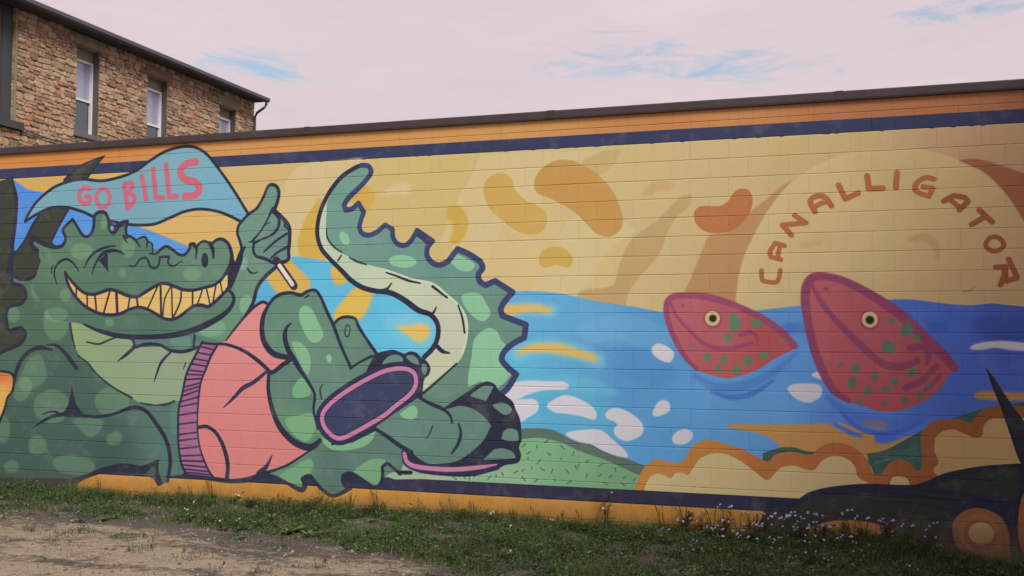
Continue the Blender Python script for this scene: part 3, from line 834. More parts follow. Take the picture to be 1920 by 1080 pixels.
# --- underside, bottom spines
P([(560, 880, 100, 140, 110), (620, 880, 88, 116, 106), (680, 870, 94, 126, 112), (730, 850, 96, 124, 114)],
  '505,888! 540,874 584,845! 605,828! 640,835! 700,806! 768,850! 756,872! 750,886! 735,886 720,895! 712,910 700,914 682,901 662,890 648,893! 648,908! 655,916! 642,922 622,929 603,917 588,898 575,893! 571,907! 568,919! 540,908 520,897')
P((124, 172, 126), '524,893 545,878 580,861 588,873 580,890! 568,900! 562,909 543,904', 0, 0.8)
P((124, 172, 126), '662,888 682,868 705,860 723,864 718,888 706,908 690,902', 0, 0.8)
P((128, 178, 134), '600,820 618,827 635,832 652,829 676,815 703,804 701,820 684,836 652,844 618,841')
L(NAVY, '490,890 515,894 540,907 566,919 572,908 568,898! 580,893 590,903 605,919 624,930 645,922 656,914! 646,905 646,893 655,889 668,893 684,903 701,914 711,911 717,896 717,876! 726,869 737,877 750,888', [9, 7, 6, 7, 9, 11, 10, 8, 7, 7, 7, 9, 14, 12, 9, 7, 7, 7, 7, 7, 6, 8])
P(NAVY, '640,890 652,886 668,892 690,905! 655,904! 645,908!')

# --- legs and raised foot
LEG = '500,576 510,562 525,552 545,549 565,553 577,545 592,544 600,556 612,582 624,607! 637,597 652,593 667,598 674,614 692,642 708,667! 725,662 745,660 762,664 780,663 800,680 803,700 795,715 790,760! 720,800! 640,832! 600,808! 588,770 580,720 562,694 545,672 514,664 497,645 490,620 494,590'
P([(540, 590, 100, 136, 116), (580, 650, 106, 142, 120), (650, 640, 104, 138, 120), (620, 740, 104, 138, 124), (690, 680, 100, 132, 116)], LEG)
P([(530, 720, 98, 128, 112), (560, 800, 104, 146, 112), (580, 740, 94, 126, 112)], '553,677! 537,686 518,697 508,720 508,750 520,782 537,805 557,822 575,830 600,812! 590,775 590,737 575,706')
P((130, 180, 128), '535,787 555,780 585,776 592,800 575,827 552,816', 0, 0.75)
P((130, 186, 134), '548,735 552,722 565,708 578,720 583,738 570,745 552,745', 0, 0.75)
P((140, 190, 148), '562,580 572,573 585,580 597,605 606,627 598,641 583,641 570,622 561,597', 0, 0.9)
P((136, 184, 140), '547,642 562,642 575,654 582,675 578,702 569,695 556,666', 0, 0.9)
E((140, 190, 148), 617, 672, 5, 8, 0)
L(NAVY, '503,573 494,592 491,620 497,645 514,664 545,671', [7, 10, 11, 12, 12, 10])
L(NAVY, '500,577 511,562 525,552 545,549 564,553 577,546 590,544 599,553 611,580 625,610 640,650 658,690', [6, 7, 7, 7, 6, 6, 7, 7, 7, 7, 6, 6])
L(NAVY, '546,606 537,615 534,632 540,655 550,672 565,697 580,720 590,740 588,770 597,802', [3, 10, 11, 11, 10, 7, 6, 6, 5, 8])
L(NAVY, '548,673 530,684 515,696 505,700', [9, 9, 9, 8])
L(NAVY, '504,695 503,730 509,762 523,798 545,824 566,836 585,838 600,826', [7, 8, 9, 11, 12, 13, 14, 10])
L(NAVY, '572,558 579,553', 3)
L(NAVY, '625,608 637,597 652,594 666,598 672,612 690,640 708,666', [6, 6, 6, 7, 6, 7, 7])
L(NAVY, '657,691 668,683 680,676 695,669 708,667', [5, 4, 5, 6, 6])
L((48, 60, 68), '651,609 647,619 648,630 653,631 656,620 655,611', 2.8, closed=True)
L((48, 60, 68), '605,720 600,731 603,748', [2, 4, 3])
P(NAVY, '700,668! 708,662 722,658 738,656 752,661 758,664! 768,659 782,662 789,671! 800,677 807,690 803,704 795,709 792,745! 740,790! 660,830! 620,835! 640,780! 680,710!')
TOE = (108, 138, 126)
P(TOE, '717,683 726,670 740,665 752,668 756,677 742,679')
P(TOE, '761,668 773,666 783,673 786,684! 772,680')
P(TOE, '791,683 797,682 801,691 797,703 791,697')
RING = '748,691 766,693 777,701 780,714 777,728 766,742 743,760 720,779 681,802 646,820 630,821 612,806 604,788 607,772 625,752 660,727 700,705 724,695'
P(NAVY, RING)
L((52, 50, 80), RING, 27, closed=True)
P((60, 66, 96), RING)
L((64, 42, 80), RING, 12, closed=True)
L((198, 128, 158), RING, 8.6, closed=True)

# --- lower foot
P([(740, 800, 104, 136, 122), (860, 820, 100, 132, 120), (830, 850, 98, 130, 116)],
  '702,802! 740,775! 785,745! 807,756 830,767! 842,766 862,761 885,766 905,779 921,798 906,826 885,846 858,864 828,869 798,867 772,852! 750,838! 725,818!')
P((136, 186, 142), '750,777 766,764 776,760 783,770 780,783 767,787')
P(NAVY, '828,768! 845,756 862,744 882,731 898,720 914,715 928,721 934,731! 948,742 961,753 967,768 974,783 977,800 978,826! 973,840 977,852 972,867 945,873 930,882 880,888 830,885 790,878 762,866 752,848! 757,842! 770,848 800,868 830,869 858,864 885,846 906,826 921,798! 905,779 885,766 862,761 842,766')
P(TOE, '881,742! 893,732 906,724 918,723 925,725! 918,740 911,752!')
P(TOE, '924,760 937,755 950,757 960,767 957,774 947,778 939,774')
P(TOE, '940,823! 945,808 957,803 970,808 973,826! 958,828')
P(TOE, '906,862! 927,842! 945,841 963,849 967,859! 945,861')
L((52, 50, 80), '759,852 764,868 790,878 830,883 880,885 930,876', [14, 18, 19, 18, 17, 12])
L((198, 128, 158), '758,851 763,866 777,874 815,879 857,880 900,876 931,871', [8, 9, 9, 9, 9, 8, 3])
L(NAVY, '785,745 807,757 830,767 843,778 848,793', [6, 7, 8, 6, 4])
L((48, 58, 68), '811,799 806,812 800,822', [3, 3, 2])
L((48, 56, 70), '860,795 864,811 859,832 847,850', [4, 7, 7, 4])
L(NAVY, '702,803 725,818 750,836 772,848', [7, 8, 9, 8])
L(NAVY, '748,886 770,886', 8)
P((48, 52, 66), '-1500,880! -500,890! 60,896 140,898! 170,891! 150,904 120,922! 100,935! -1500,960!')
# drips under the navy lines and old run marks on the lower orange band
for i in range(70):
    x = rng.uniform(250, 1440)
    yb = 905 + (x - 880) * 0.052 + 20
    L((168, 108, 46), f'{x},{yb+2} {x+rng.uniform(-1.5,1.5)},{yb+rng.uniform(8,30)}', [2.0, 1.0], 0.8, 0.28)
for i in range(26):
    x = rng.uniform(500, 1900)
    L((60, 66, 104), f'{x},{331.5-(x-50)*0.0545+0.5} {x+6},{331.2-(x-44)*0.0545+1}', 3, 0.6)

img = bpy.data.images.new('mural_paint', TW, TH, alpha=False)
img.colorspace_settings.name = 'sRGB'
buf = np.ones((TH, TW, 4), np.float32)
buf[..., :3] = np.clip(PIC, 0, 1)
img.pixels.foreach_set(buf.ravel())
img.update()
img.pack()

# ------------------------------------------------------------------ materials of the building
def mural_material():
    m, t, b = material('painted_block')
    geo = N(t, 'ShaderNodeNewGeometry')
    sp = N(t, 'ShaderNodeSeparateXYZ')
    t.links.new(geo.outputs['Position'], sp.inputs[0])
    u = mathn(t, 'DIVIDE', mathn(t, 'SUBTRACT', sp.outputs[0], TX0), TW / PPM)
    v = mathn(t, 'DIVIDE', mathn(t, 'SUBTRACT', sp.outputs[2], TZ0), TH / PPM)
    cb = N(t, 'ShaderNodeCombineXYZ')
    t.links.new(u, cb.inputs[0])
    t.links.new(v, cb.inputs[1])
    im = N(t, 'ShaderNodeTexImage', image=img, interpolation='Linear', extension='EXTEND')
    t.links.new(cb.outputs[0], im.inputs['Vector'])
    pos = geo.outputs['Position']
    n1 = noise(t, pos, 1.3, 5, 0.6)
    n2 = noise(t, pos, 22.0, 5, 0.65)
    oi = N(t, 'ShaderNodeObjectInfo')
    k = mathn(t, 'ADD', mathn(t, 'MULTIPLY', n1, 0.10), mathn(t, 'MULTIPLY', n2, 0.07))
    k = mathn(t, 'ADD', k, mathn(t, 'MULTIPLY', oi.outputs['Random'], 0.03))
    k = mathn(t, 'ADD', k, PAINT_GAIN - 0.10)
    gray = N(t, 'ShaderNodeCombineColor')
    for i in range(3):
        t.links.new(k, gray.inputs[i])
    hsv = N(t, 'ShaderNodeHueSaturation')
    hsv.inputs['Saturation'].default_value = 1.0
    t.links.new(mixc(t, 1.0, im.outputs['Color'], (0.93, 1.035, 1.09), 'MULTIPLY'), hsv.inputs['Color'])
    c = mixc(t, 1.0, hsv.outputs[0], gray.outputs[0], 'MULTIPLY')
    # wear: pinholes of the block showing through, chalky fading, grime under the coping
    vp = N(t, 'ShaderNodeTexVoronoi')
    vp.inputs['Scale'].default_value = 17.0
    t.links.new(pos, vp.inputs['Vector'])
    spc = N(t, 'ShaderNodeSeparateColor')
    t.links.new(vp.outputs['Color'], spc.inputs[0])
    pit = mathn(t, 'MULTIPLY', ramp(t, vp.outputs['Distance'], [(0.05, 1.0), (0.13, 0.0)]), mathn(t, 'GREATER_THAN', spc.outputs[0], 0.86))
    c = mixc(t, mathn(t, 'MULTIPLY', pit, 0.30), c, (0.05, 0.04, 0.035))
    chalk = ramp(t, noise(t, pos, 3.2, 8, 0.72), [(0.52, 0.0), (0.80, 0.16)])
    c = mixc(t, chalk, c, (0.62, 0.58, 0.55))
    smap = N(t, 'ShaderNodeMapping')
    smap.inputs['Scale'].default_value = (9.0, 1.0, 0.45)
    t.links.new(pos, smap.inputs['Vector'])
    streak = mathn(t, 'MULTIPLY', ramp(t, noise(t, smap.outputs[0], 1.6, 5, 0.65), [(0.55, 0.0), (0.78, 1.0)]), ramp(t, mathn(t, 'DIVIDE', sp.outputs[2], 4.6), [(0.80, 0.03), (0.95, 0.34)]))
    c = mixc(t, streak, c, (0.075, 0.055, 0.05))
    # soil splash along the foot of the wall
    zz = mathn(t, 'ADD', sp.outputs[2], mathn(t, 'MULTIPLY', noise(t, pos, 5.0, 5, 0.7), 0.35))
    dirt = ramp(t, mathn(t, 'ADD', zz, 0.0), [(0.10, 0.65), (0.40, 0.0)])
    c = mixc(t, dirt, c, (0.12, 0.09, 0.055))
    t.links.new(c, b.inputs['Base Color'])
    b.inputs['Roughness'].default_value = 0.72
    b.inputs['Specular IOR Level'].default_value = 0.25
    bp = N(t, 'ShaderNodeBump')
    bp.inputs['Strength'].default_value = 0.35
    bp.inputs['Distance'].default_value = 0.004
    t.links.new(noise(t, pos, 95.0, 4, 0.7), bp.inputs['Height'])
    t.links.new(bp.outputs[0], b.inputs['Normal'])
    return m


PAINT_GAIN = 1.08
M_MURAL = mural_material()
M_COPING = plain('dark_coping_metal', (0.050, 0.037, 0.038), 0.5, 0.45, 3.0, 0.25, 0.0, 0.4)
M_ROOFING = plain('roof_gravel', (0.13, 0.12, 0.11), 0.95, 0.3, 3.0, 0.4)
M_BACKWALL = plain('grey_block_back', (0.28, 0.26, 0.24), 0.9, 0.1, 1.5, 0.3)

# ------------------------------------------------------------------ mural building
H, BW, U0 = 0.2032, 0.4064, 0.3024
WX0, WX1 = -14.6, 5.0
mb = empty('mural_building', (-4.6, 0, 0), 'long low block building whose wall carries a painted alligator mural', 'building')


def child(name, mesh, mat, parent, **kw):
    """Mesh given in world coordinates, hung under a parent that stands elsewhere."""
    o = obj(name, mesh, mat, parent)
    if parent is not None:
        o.matrix_parent_inverse = Matrix.Translation(-Vector(parent.location)) if parent.parent is None else Matrix.Identity(4)
    return tag(o, **kw)


# core: its face is the bottom of the joints and wears the same paint
child('wall_core', box_bm(WX0, WX1, 0.0055, 0.30, -0.6, 4.44), M_MURAL, mb)


def block_geometry(bm, x0, x1, z0, z1, y=0.0):
    gx, gz, bv = 0.0004, 0.0026, 0.0036
    x0, x1, z0, z1 = x0 + gx, x1 - gx, z0 + gz, z1 - gz
    A = [(x0, z0), (x1, z0), (x1, z1), (x0, z1)]
    B = [(x0 + bv * 0.9, z0 + bv), (x1 - bv * 0.9, z0 + bv), (x1 - bv * 0.9, z1 - bv * 2.2), (x0 + bv * 0.9, z1 - bv * 2.2)]
    back = [bm.verts.new((p[0], 0.03, p[1])) for p in A]
    edge = [bm.verts.new((p[0], y + 0.0034, p[1])) for p in A]
    face = [bm.verts.new((p[0], y, p[1])) for p in B]
    bm.faces.new(face)
    for i in range(4):
        j = (i + 1) % 4
        bm.faces.new((edge[i], edge[j], face[j], face[i]))
        bm.faces.new((back[i], back[j], edge[j], edge[i]))
    for e in edge:                                        # perpends are struck nearly flush, bed joints are raked deeper
        e.co.y = y + 0.0016


full_bm = bmesh.new()
block_geometry(full_bm, 0, BW, 0, H)
full_me = bpy.data.meshes.new('block')
full_bm.to_mesh(full_me)
full_bm.free()
full_me.materials.append(M_MURAL)
cells = []
for r in range(-2, 22):
    z1 = 4.05 - H * r
    off = U0 + (0.5 * BW if r % 2 == 0 else 0.0)
    j0 = math.floor((WX0 - off) / BW)
    j1 = math.ceil((WX1 - off) / BW)
    for j in range(j0, j1):
        a, b2 = off + j * BW, off + (j + 1) * BW
        whole = a >= WX0 and b2 <= WX1
        a, b2 = max(a, WX0), min(b2, WX1)
        if b2 - a < 0.03:
            continue
        q = (np.array([(a + b2) / 2, 0, z1 - H / 2]) - CAM) @ RC
        px, py = 960 + F_PX * q[0] / q[1], 540 - F_PX * q[2] / q[1]
        seen = 5 < px < 1915 and 5 < py < 1060 and z1 > 0.08
        cells.append((-(1 / q[1]) if seen and whole else 1.0, a, b2, z1 - H, z1))
cells.sort()
rest = bmesh.new()
nb = 0
for key, a, b2, z0, z1 in cells:
    dy = random.uniform(0, 0.0014)
    if key < 0 and nb < 296:
        o = bpy.data.objects.new('block', full_me)
        link(o, mb)
        o.matrix_parent_inverse = Matrix.Translation(-Vector(mb.location))
        o.location = (a, dy, z0 + random.uniform(-.0012, .0012))
        o.rotation_euler = (0, random.uniform(-.0022, .0022), 0)
        nb += 1
    else:
        block_geometry(rest, a, b2, z0, z1, dy)
child('blockwork', rest, M_MURAL, mb, kind='stuff')

bm = bmesh.new()
xs = [WX0 - 0.03, -12.2, -9.15, -6.1, -3.05, 0.0, 3.05, WX1 + 0.03]
for a, b2 in zip(xs, xs[1:]):
    bm2 = bmesh.new()
    prof = [(-0.006, 4.372), (-0.030, 4.376), (-0.034, 4.395), (-0.030, 4.462), (-0.022, 4.474), (0.32, 4.500), (0.32, 4.43), (-0.006, 4.43)]
    va = [bm2.verts.new((a + 0.002, y, z)) for y, z in prof]
    vb = [bm2.verts.new((b2 - 0.002, y, z)) for y, z in prof]
    for i in range(len(prof)):
        j = (i + 1) % len(prof)
        bm2.faces.new((va[i], va[j], vb[j], vb[i]))
    bm2.faces.new(list(reversed(va)))
    bm2.faces.new(vb)
    bmesh.ops.recalc_face_normals(bm2, faces=bm2.faces)
    child('coping', bm2, M_COPING, mb)
    if b2 < WX1:
        child('coping_joint', box_bm(b2 - 0.04, b2 + 0.04, -0.0368, -0.024, 4.388, 4.4755), M_COPING, mb)
bm.free()
child('roof', box_bm(WX0 + 0.21, WX1 - 0.21, 0.305, 17.0, 4.05, 4.15), M_ROOFING, mb)
child('end_wall', box_bm(WX0, WX0 + 0.2, 0.302, 17.0, -0.6, 4.42), M_BACKWALL, mb)
child('end_wall', box_bm(WX1 - 0.2, WX1, 0.302, 17.0, -0.6, 4.42), M_BACKWALL, mb)
child('rear_wall', box_bm(WX0, WX1, 17.002, 17.2, -0.6, 4.42), M_BACKWALL, mb)

# ------------------------------------------------------------------ stone building behind
def stone_material():
    m, t, b = material('rubble_sandstone')
    geo = N(t, 'ShaderNodeNewGeometry')
    oi = N(t, 'ShaderNodeObjectInfo')
    r = mathn(t, 'FRACT', mathn(t, 'ADD', mathn(t, 'MULTIPLY', geo.outputs['Random Per Island'], 3.7), mathn(t, 'MULTIPLY', oi.outputs['Random'], 5.3)))
    base = ramp(t, r, [(0.0, (0.40, 0.27, 0.165)), (0.18, (0.48, 0.36, 0.24)), (0.30, (0.28, 0.17, 0.115)), (0.44, (0.47, 0.365, 0.25)),
                       (0.56, (0.40, 0.20, 0.125)), (0.70, (0.45, 0.32, 0.20)), (0.82, (0.20, 0.16, 0.125)), (0.92, (0.31, 0.175, 0.125)), (1.0, (0.48, 0.385, 0.26))])
    n = noise(t, geo.outputs['Position'], 9.0, 7, 0.68)
    c = mixc(t, 1.0, base, ramp(t, n, [(0.25, 0.62), (0.7, 1.3)]), 'MULTIPLY')
    t.links.new(c, b.inputs['Base Color'])
    b.inputs['Roughness'].default_value = 0.9
    b.inputs['Specular IOR Level'].default_value = 0.15
    bp = N(t, 'ShaderNodeBump')
    bp.inputs['Strength'].default_value = 0.9
    bp.inputs['Distance'].default_value = 0.03
    t.links.new(noise(t, geo.outputs['Position'], 16.0, 6, 0.7), bp.inputs['Height'])
    t.links.new(bp.outputs[0], b.inputs['Normal'])
    return m


M_STONE = stone_material()
M_MORTAR = plain('stone_mortar', (0.36, 0.285, 0.19), 0.95, 0.35, 3.0, 0.8)
M_LINTEL = plain('dressed_stone_grey', (0.23, 0.20, 0.135), 0.9, 0.3, 4.0, 0.5)
M_LINTEL2 = plain('dressed_stone_plum', (0.21, 0.14, 0.125), 0.9, 0.3, 4.0, 0.5)
M_SILL = plain('weathered_sill_stone', (0.16, 0.12, 0.12), 0.9, 0.3, 5.0, 0.4)
M_MOSS = plain('mossy_sill', (0.055, 0.062, 0.058), 0.9, 0.4, 6.0, 0.6)
M_WHITE = plain('white_sash_paint', (0.72, 0.72, 0.74), 0.45, 0.05, 3.0)
M_PANE = plain('upper_pane_glass', (0.34, 0.36, 0.50), 0.06, 0.06, 0.8, 0, 0, 0.8)  # pale lavender base stands in for sky reflected in the glass
M_SCREEN = plain('insect_screen', (0.105, 0.13, 0.15), 0.7, 0.08, 2.0)
M_REVEAL = plain('window_reveal', (0.11, 0.10, 0.105), 0.85, 0.2, 3.0, 0.3)
M_GUTTER = plain('dark_gutter_paint', (0.085, 0.082, 0.098), 0.55, 0.15, 2.0)
M_SOFFIT = plain('soffit_boards', (0.060, 0.058, 0.066), 0.8, 0.2, 2.0)
M_SHINGLE = plain('roof_shingles', (0.07, 0.068, 0.07), 0.9, 0.3, 3.0, 0.4)
M_BOARD = plain('dark_boarded_panel', (0.052, 0.054, 0.062), 0.6, 0.25, 1.2, 0.1)



def rubble_wall_material():
    m, t, b = material('rubble_wall_and_mortar')
    geo = N(t, 'ShaderNodeNewGeometry')
    mp_ = N(t, 'ShaderNodeMapping')
    mp_.inputs['Scale'].default_value = (3.2, 3.2, 7.0)
    t.links.new(geo.outputs['Position'], mp_.inputs['Vector'])
    v1 = N(t, 'ShaderNodeTexVoronoi')
    v1.inputs['Scale'].default_value = 1.0
    v2 = N(t, 'ShaderNodeTexVoronoi', feature='DISTANCE_TO_EDGE')
    v2.inputs['Scale'].default_value = 1.0
    for v in (v1, v2):
        t.links.new(mp_.outputs[0], v.inputs['Vector'])
    spx = N(t, 'ShaderNodeSeparateColor')
    t.links.new(v1.outputs['Color'], spx.inputs[0])
    c = ramp(t, spx.outputs[0], [(0.0, (0.38, 0.27, 0.165)), (0.3, (0.46, 0.35, 0.225)), (0.5, (0.24, 0.16, 0.11)), (0.7, (0.34, 0.185, 0.12)), (1.0, (0.46, 0.37, 0.25))])
    c = mixc(t, ramp(t, v2.outputs['Distance'], [(0.02, 1.0), (0.09, 0.0)]), c, (0.36, 0.285, 0.19))
    c = mixc(t, 1.0, c, ramp(t, noise(t, geo.outputs['Position'], 7.0, 6, 0.65), [(0.3, 0.65), (0.7, 1.2)]), 'MULTIPLY')
    t.links.new(c, b.inputs['Base Color'])
    b.inputs['Roughness'].default_value = 0.95
    bp = N(t, 'ShaderNodeBump')
    bp.inputs['Distance'].default_value = 0.05
    t.links.new(v2.outputs['Distance'], bp.inputs['Height'])
    t.links.new(bp.outputs[0], b.inputs['Normal'])
    return m


M_RUBBLE = rubble_wall_material()
FX, FY0, FY1, FZ = -17.0, 3.2, 15.9, 9.05
sb = empty('stone_building', (FX, 9.5, 0), 'two-storey rubble stone building with dark eaves behind the mural wall', 'building')
wins = [(8.38, 9.16, 6.70, 8.78), (10.92, 11.76, 6.62, 8.69), (14.10, 14.95, 6.60, 8.60)]
dark = (5.35, 6.52, 6.55, 9.049)
bm = bmesh.new()
edges = [FY0] + [v for w in [dark] + wins for v in w[:2]] + [FY1]
for i in range(0, len(edges), 2):
    add_box(bm, FX - 0.4, FX, edges[i], edges[i + 1], -0.6, FZ)
for w in [dark] + wins:
    add_box(bm, FX - 0.4, FX - 0.001, w[0], w[1], -0.6, w[2])
    if w[3] < FZ - 0.01:
        add_box(bm, FX - 0.4, FX - 0.001, w[0], w[1], w[3], FZ)
child('wall', bm, M_RUBBLE, sb)
child('end_wall', box_bm(-27.0, FX - 0.401, FY1 - 0.4, FY1, -0.6, FZ), M_RUBBLE, sb)
child('end_wall', box_bm(-27.0, FX - 0.401, FY0, FY0 + 0.4, -0.6, FZ), M_RUBBLE, sb)
child('rear_wall', box_bm(-27.4, -27.001, FY0, FY1, -0.6, FZ), M_RUBBLE, sb)


def stone_shape(rr):
    k = 10
    ang = [2 * math.pi * (i + 0.5 + rr.uniform(-.3, .3)) / k for i in range(k)]
    pts = []
    for a in ang:
        c, s = math.cos(a), math.sin(a)
        q = 1 / max(abs(c), abs(s))                       # towards a square
        f = min(q, 1.30) * rr.uniform(0.88, 1.03)
        pts.append((0.5 * c * f, 0.5 * s * f))
    return pts


def stone_into(bm, pts, cy, cz, sy, sz, pr):
    base = [bm.verts.new((FX - 0.02, cy + p[0] * sy, cz + p[1] * sz)) for p in pts]
    mid = [bm.verts.new((FX + pr * 0.6, cy + p[0] * sy * 0.98, cz + p[1] * sz * 0.97)) for p in pts]
    top = [bm.verts.new((FX + pr, cy + p[0] * sy * 0.86, cz + p[1] * sz * 0.80)) for p in pts]
    n = len(pts)
    for i in range(n):
        j = (i + 1) % n
        bm.faces.new((base[i], base[j], mid[j], mid[i]))
        bm.faces.new((mid[i], mid[j], top[j], top[i]))
    bm.faces.new(top)


rs = random.Random(5)
stones = []
holes = [(q[0] - 0.10, q[1] + 0.14, q[3], q[3] + 0.26) for q in wins] + [(q[0], q[1], q[2], q[3]) for q in wins] + [(dark[0], dark[1] + 0.07, dark[2], dark[3])] + \
        [(q[0] - 0.05, q[1] + 0.06, q[2] - 0.1, q[2]) for q in wins] + [(dark[0] - 0.2, dark[1] + 0.2, dark[2] - 0.17, dark[2])]
z = 5.62
while z < FZ - 0.02:
    h = rs.choice((0.065, 0.08, 0.10, 0.125, 0.155))
    if FZ - z - h < 0.06:
        h = FZ - z
    cuts = sorted((q[0], q[1]) for q in holes if z + h * 0.5 > q[2] - h * 0.25 and z + h * 0.5 < q[3] + h * 0.25)
    spans, y = [], 5.2
    for c0, c1 in cuts:
        if c0 > y + 0.05:
            spans.append((y, c0))
        y = max(y, c1)
    spans.append((y, FY1))
    for s0, s1 in spans:
        y = s0
        while y < s1 - 0.03:
            w = h * rs.uniform(1.1, 2.9)
            y2 = y + w
            if s1 - y2 < 0.09:
                y2 = s1
            cy, cz = (y + y2) / 2, z + h / 2
            if cz > 5.70 + max(0, (cy - 5.5)) * 0.20:
                if h >= 0.15 and rs.random() < 0.25:        # a pair of thin stones in a tall course
                    f = rs.uniform(0.4, 0.6)
                    stones.append((cy, z + h * f / 2, y2 - y, h * f))
                    stones.append((cy, z + h * f + h * (1 - f) / 2, y2 - y, h * (1 - f)))
                else:
                    stones.append((cy, cz + rs.uniform(-.018, .018), y2 - y, h * rs.uniform(0.85, 1.22)))
            y = y2
    z += h
shapes = [stone_shape(rs) for _ in range(14)]
metas = []
for s in shapes:
    bmx = bmesh.new()
    stone_into(bmx, s, 0, 0, 1.0, 1.0, 0.035)
    bmesh.ops.translate(bmx, verts=bmx.verts, vec=(-FX, 0, 0))
    me = bpy.data.meshes.new('stone')
    bmx.to_mesh(me)
    bmx.free()
    me.materials.append(M_STONE)
    metas.append(me)
order = sorted(range(len(stones)), key=lambda i: -(stones[i][2] * stones[i][3]) / (stones[i][0] + 10.8) ** 2)
rest = bmesh.new()
for n_, i in enumerate(order):
    cy, cz, sy, sz = stones[i]
    k = rs.randrange(len(shapes))
    pr = rs.uniform(0.5, 1.5)
    if n_ < 295:
        o = bpy.data.objects.new('stone', metas[k])
        link(o, sb)
        o.matrix_parent_inverse = Matrix.Translation(-Vector(sb.location))
        o.location = (FX, cy, cz)
        o.scale = (pr, sy * 1.03, sz * 1.03)
        o.rotation_euler = (rs.uniform(-.10, .10), 0, 0)
    else:
        stone_into(rest, shapes[k], cy, cz, sy * 1.03, sz * 1.03, 0.035 * pr)
child('small_stones', rest, M_STONE, sb, kind='stuff')

for n_, (y0, y1, z0, z1) in enumerate(wins):
    xw = FX - 0.20
    zt = z1 - 0.27
    bm = bmesh.new()
    fw = 0.055
    add_box(bm, xw - 0.06, xw + 0.02, y0 + 0.002, y0 + fw, z0 + 0.02, zt)
    add_box(bm, xw - 0.06, xw + 0.02, y1 - fw, y1 - 0.002, z0 + 0.02, zt)
    add_box(bm, xw - 0.06, xw + 0.02, y0 + fw, y1 - fw, zt - fw, zt)
    add_box(bm, xw - 0.06, xw + 0.02, y0 + fw, y1 - fw, z0 + 0.02, z0 + 0.02 + fw)
    w = child('window', bm, M_WHITE, sb)
    zm = z0 + (zt - z0) * 0.47
    for nm, mesh, mt in (('meeting_rail', box_bm(xw - 0.05, xw + 0.006, y0 + fw, y1 - fw, zm - 0.02, zm + 0.025), M_WHITE),
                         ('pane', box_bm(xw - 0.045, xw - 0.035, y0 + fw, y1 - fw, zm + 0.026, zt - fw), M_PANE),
                         ('screen', box_bm(xw - 0.028, xw - 0.022, y0 + fw, y1 - fw - 0.07, z0 + 0.02 + fw, zm - 0.021), M_SCREEN),
                         ('pane', box_bm(xw - 0.052, xw - 0.046, y0 + fw, y1 - fw, z0 + 0.02 + fw, zm - 0.021), M_BOARD)):
        c = obj(nm, mesh, mt, w)
    child('head_panel', box_bm(xw - 0.05, xw + 0.0, y0 + 0.002, y1 - 0.002, zt + 0.001, z1 - 0.001), M_LINTEL, sb)
    child('window_reveal', box_bm(xw - 0.059, FX - 0.012, y1 - 0.0018, y1 + 0.01, z0 + 0.002, z1 - 0.002), M_REVEAL, sb)
    child('lintel', box_bm(FX - 0.1, FX + 0.045, y0 - 0.10, y1 + 0.14, z1 + 0.004, z1 + 0.25), M_LINTEL if n_ != 1 else M_LINTEL2, sb)
    child('window_sill', box_bm(FX - 0.19, FX + 0.06, y0 - 0.05, y1 + 0.06, z0 - 0.10, z0 + 0.012), M_SILL, sb)
# boarded opening at the left edge, its mossy sill and a sagging cable
bm = bmesh.new()
nbd = 4
for i in range(nbd):
    a = dark[0] + (dark[1] - dark[0]) * i / nbd
    b2 = dark[0] + (dark[1] - dark[0]) * (i + 1) / nbd
    bb = box_bm(FX - 0.10, FX - 0.06 + 0.006 * (i % 2), a + 0.004, b2 - 0.004, dark[2] + 0.002, dark[3] - 0.003)
    child('board', bb, M_BOARD, sb)
bm.free()
child('boarded_frame', box_bm(FX - 0.12, FX + 0.02, dark[1] + 0.001, dark[1] + 0.07, dark[2], dark[3] - 0.002), M_LINTEL, sb)
child('mossy_sill', box_bm(FX - 0.2, FX + 0.13, dark[0] - 0.2, dark[1] + 0.2, dark[2] - 0.16, dark[2] - 0.001), M_MOSS, sb)
bm = bmesh.new()
add_tube(bm, [(FX + 0.09, 6.55 + t * 2.2, 6.46 - 0.10 * t - 0.06 * math.sin(t * 3.1)) for t in np.linspace(0, 1, 10)], 0.017, 5)
child('cable', bm, M_GUTTER, sb)
# eaves, gutter, roof, downspout
EO = 0.42
bm = box_bm(FX - 0.02, FX + EO, FY0 - 0.4, FY1 + 0.02, 9.052, 9.075)
child('soffit', bm, M_SOFFIT, sb)
bm = bmesh.new()
gp = [(FX + EO + 0.002, 9.03), (FX + EO + 0.09, 9.03), (FX + EO + 0.125, 9.065), (FX + EO + 0.125, 9.15), (FX + EO + 0.112, 9.15), (FX + EO + 0.112, 9.11), (FX + EO + 0.02, 9.08), (FX + EO + 0.002, 9.175)]
va = [bm.verts.new((x, FY0 - 0.45, z_)) for x, z_ in gp]
vb = [bm.verts.new((x, FY1 + 0.04, z_)) for x, z_ in gp]
for i in range(len(gp)):
    j = (i + 1) % len(gp)
    bm.faces.new((va[i], vb[i], vb[j], va[j]))
bm.faces.new(va)
bm.faces.new(list(reversed(vb)))
bmesh.ops.recalc_face_normals(bm, faces=bm.faces)
child('gutter', bm, M_GUTTER, sb)
bm = bmesh.new()
ridge = -22.0
v = [bm.verts.new(p) for p in ((FX + EO, FY0 - 0.4, 9.08), (FX + EO, FY1 + 0.02, 9.08), (ridge, FY1 + 0.02, 9.85), (ridge, FY0 - 0.4, 9.85), (-27.8, FY1 + 0.02, 9.08), (-27.8, FY0 - 0.4, 9.08))]
for f in ((0, 1, 2, 3), (3, 2, 4, 5), (1, 4, 2), (0, 3, 5), (0, 5, 4, 1)):
    bm.faces.new([v[i] for i in f])
child('roof', bm, M_SHINGLE, sb)
bm = bmesh.new()
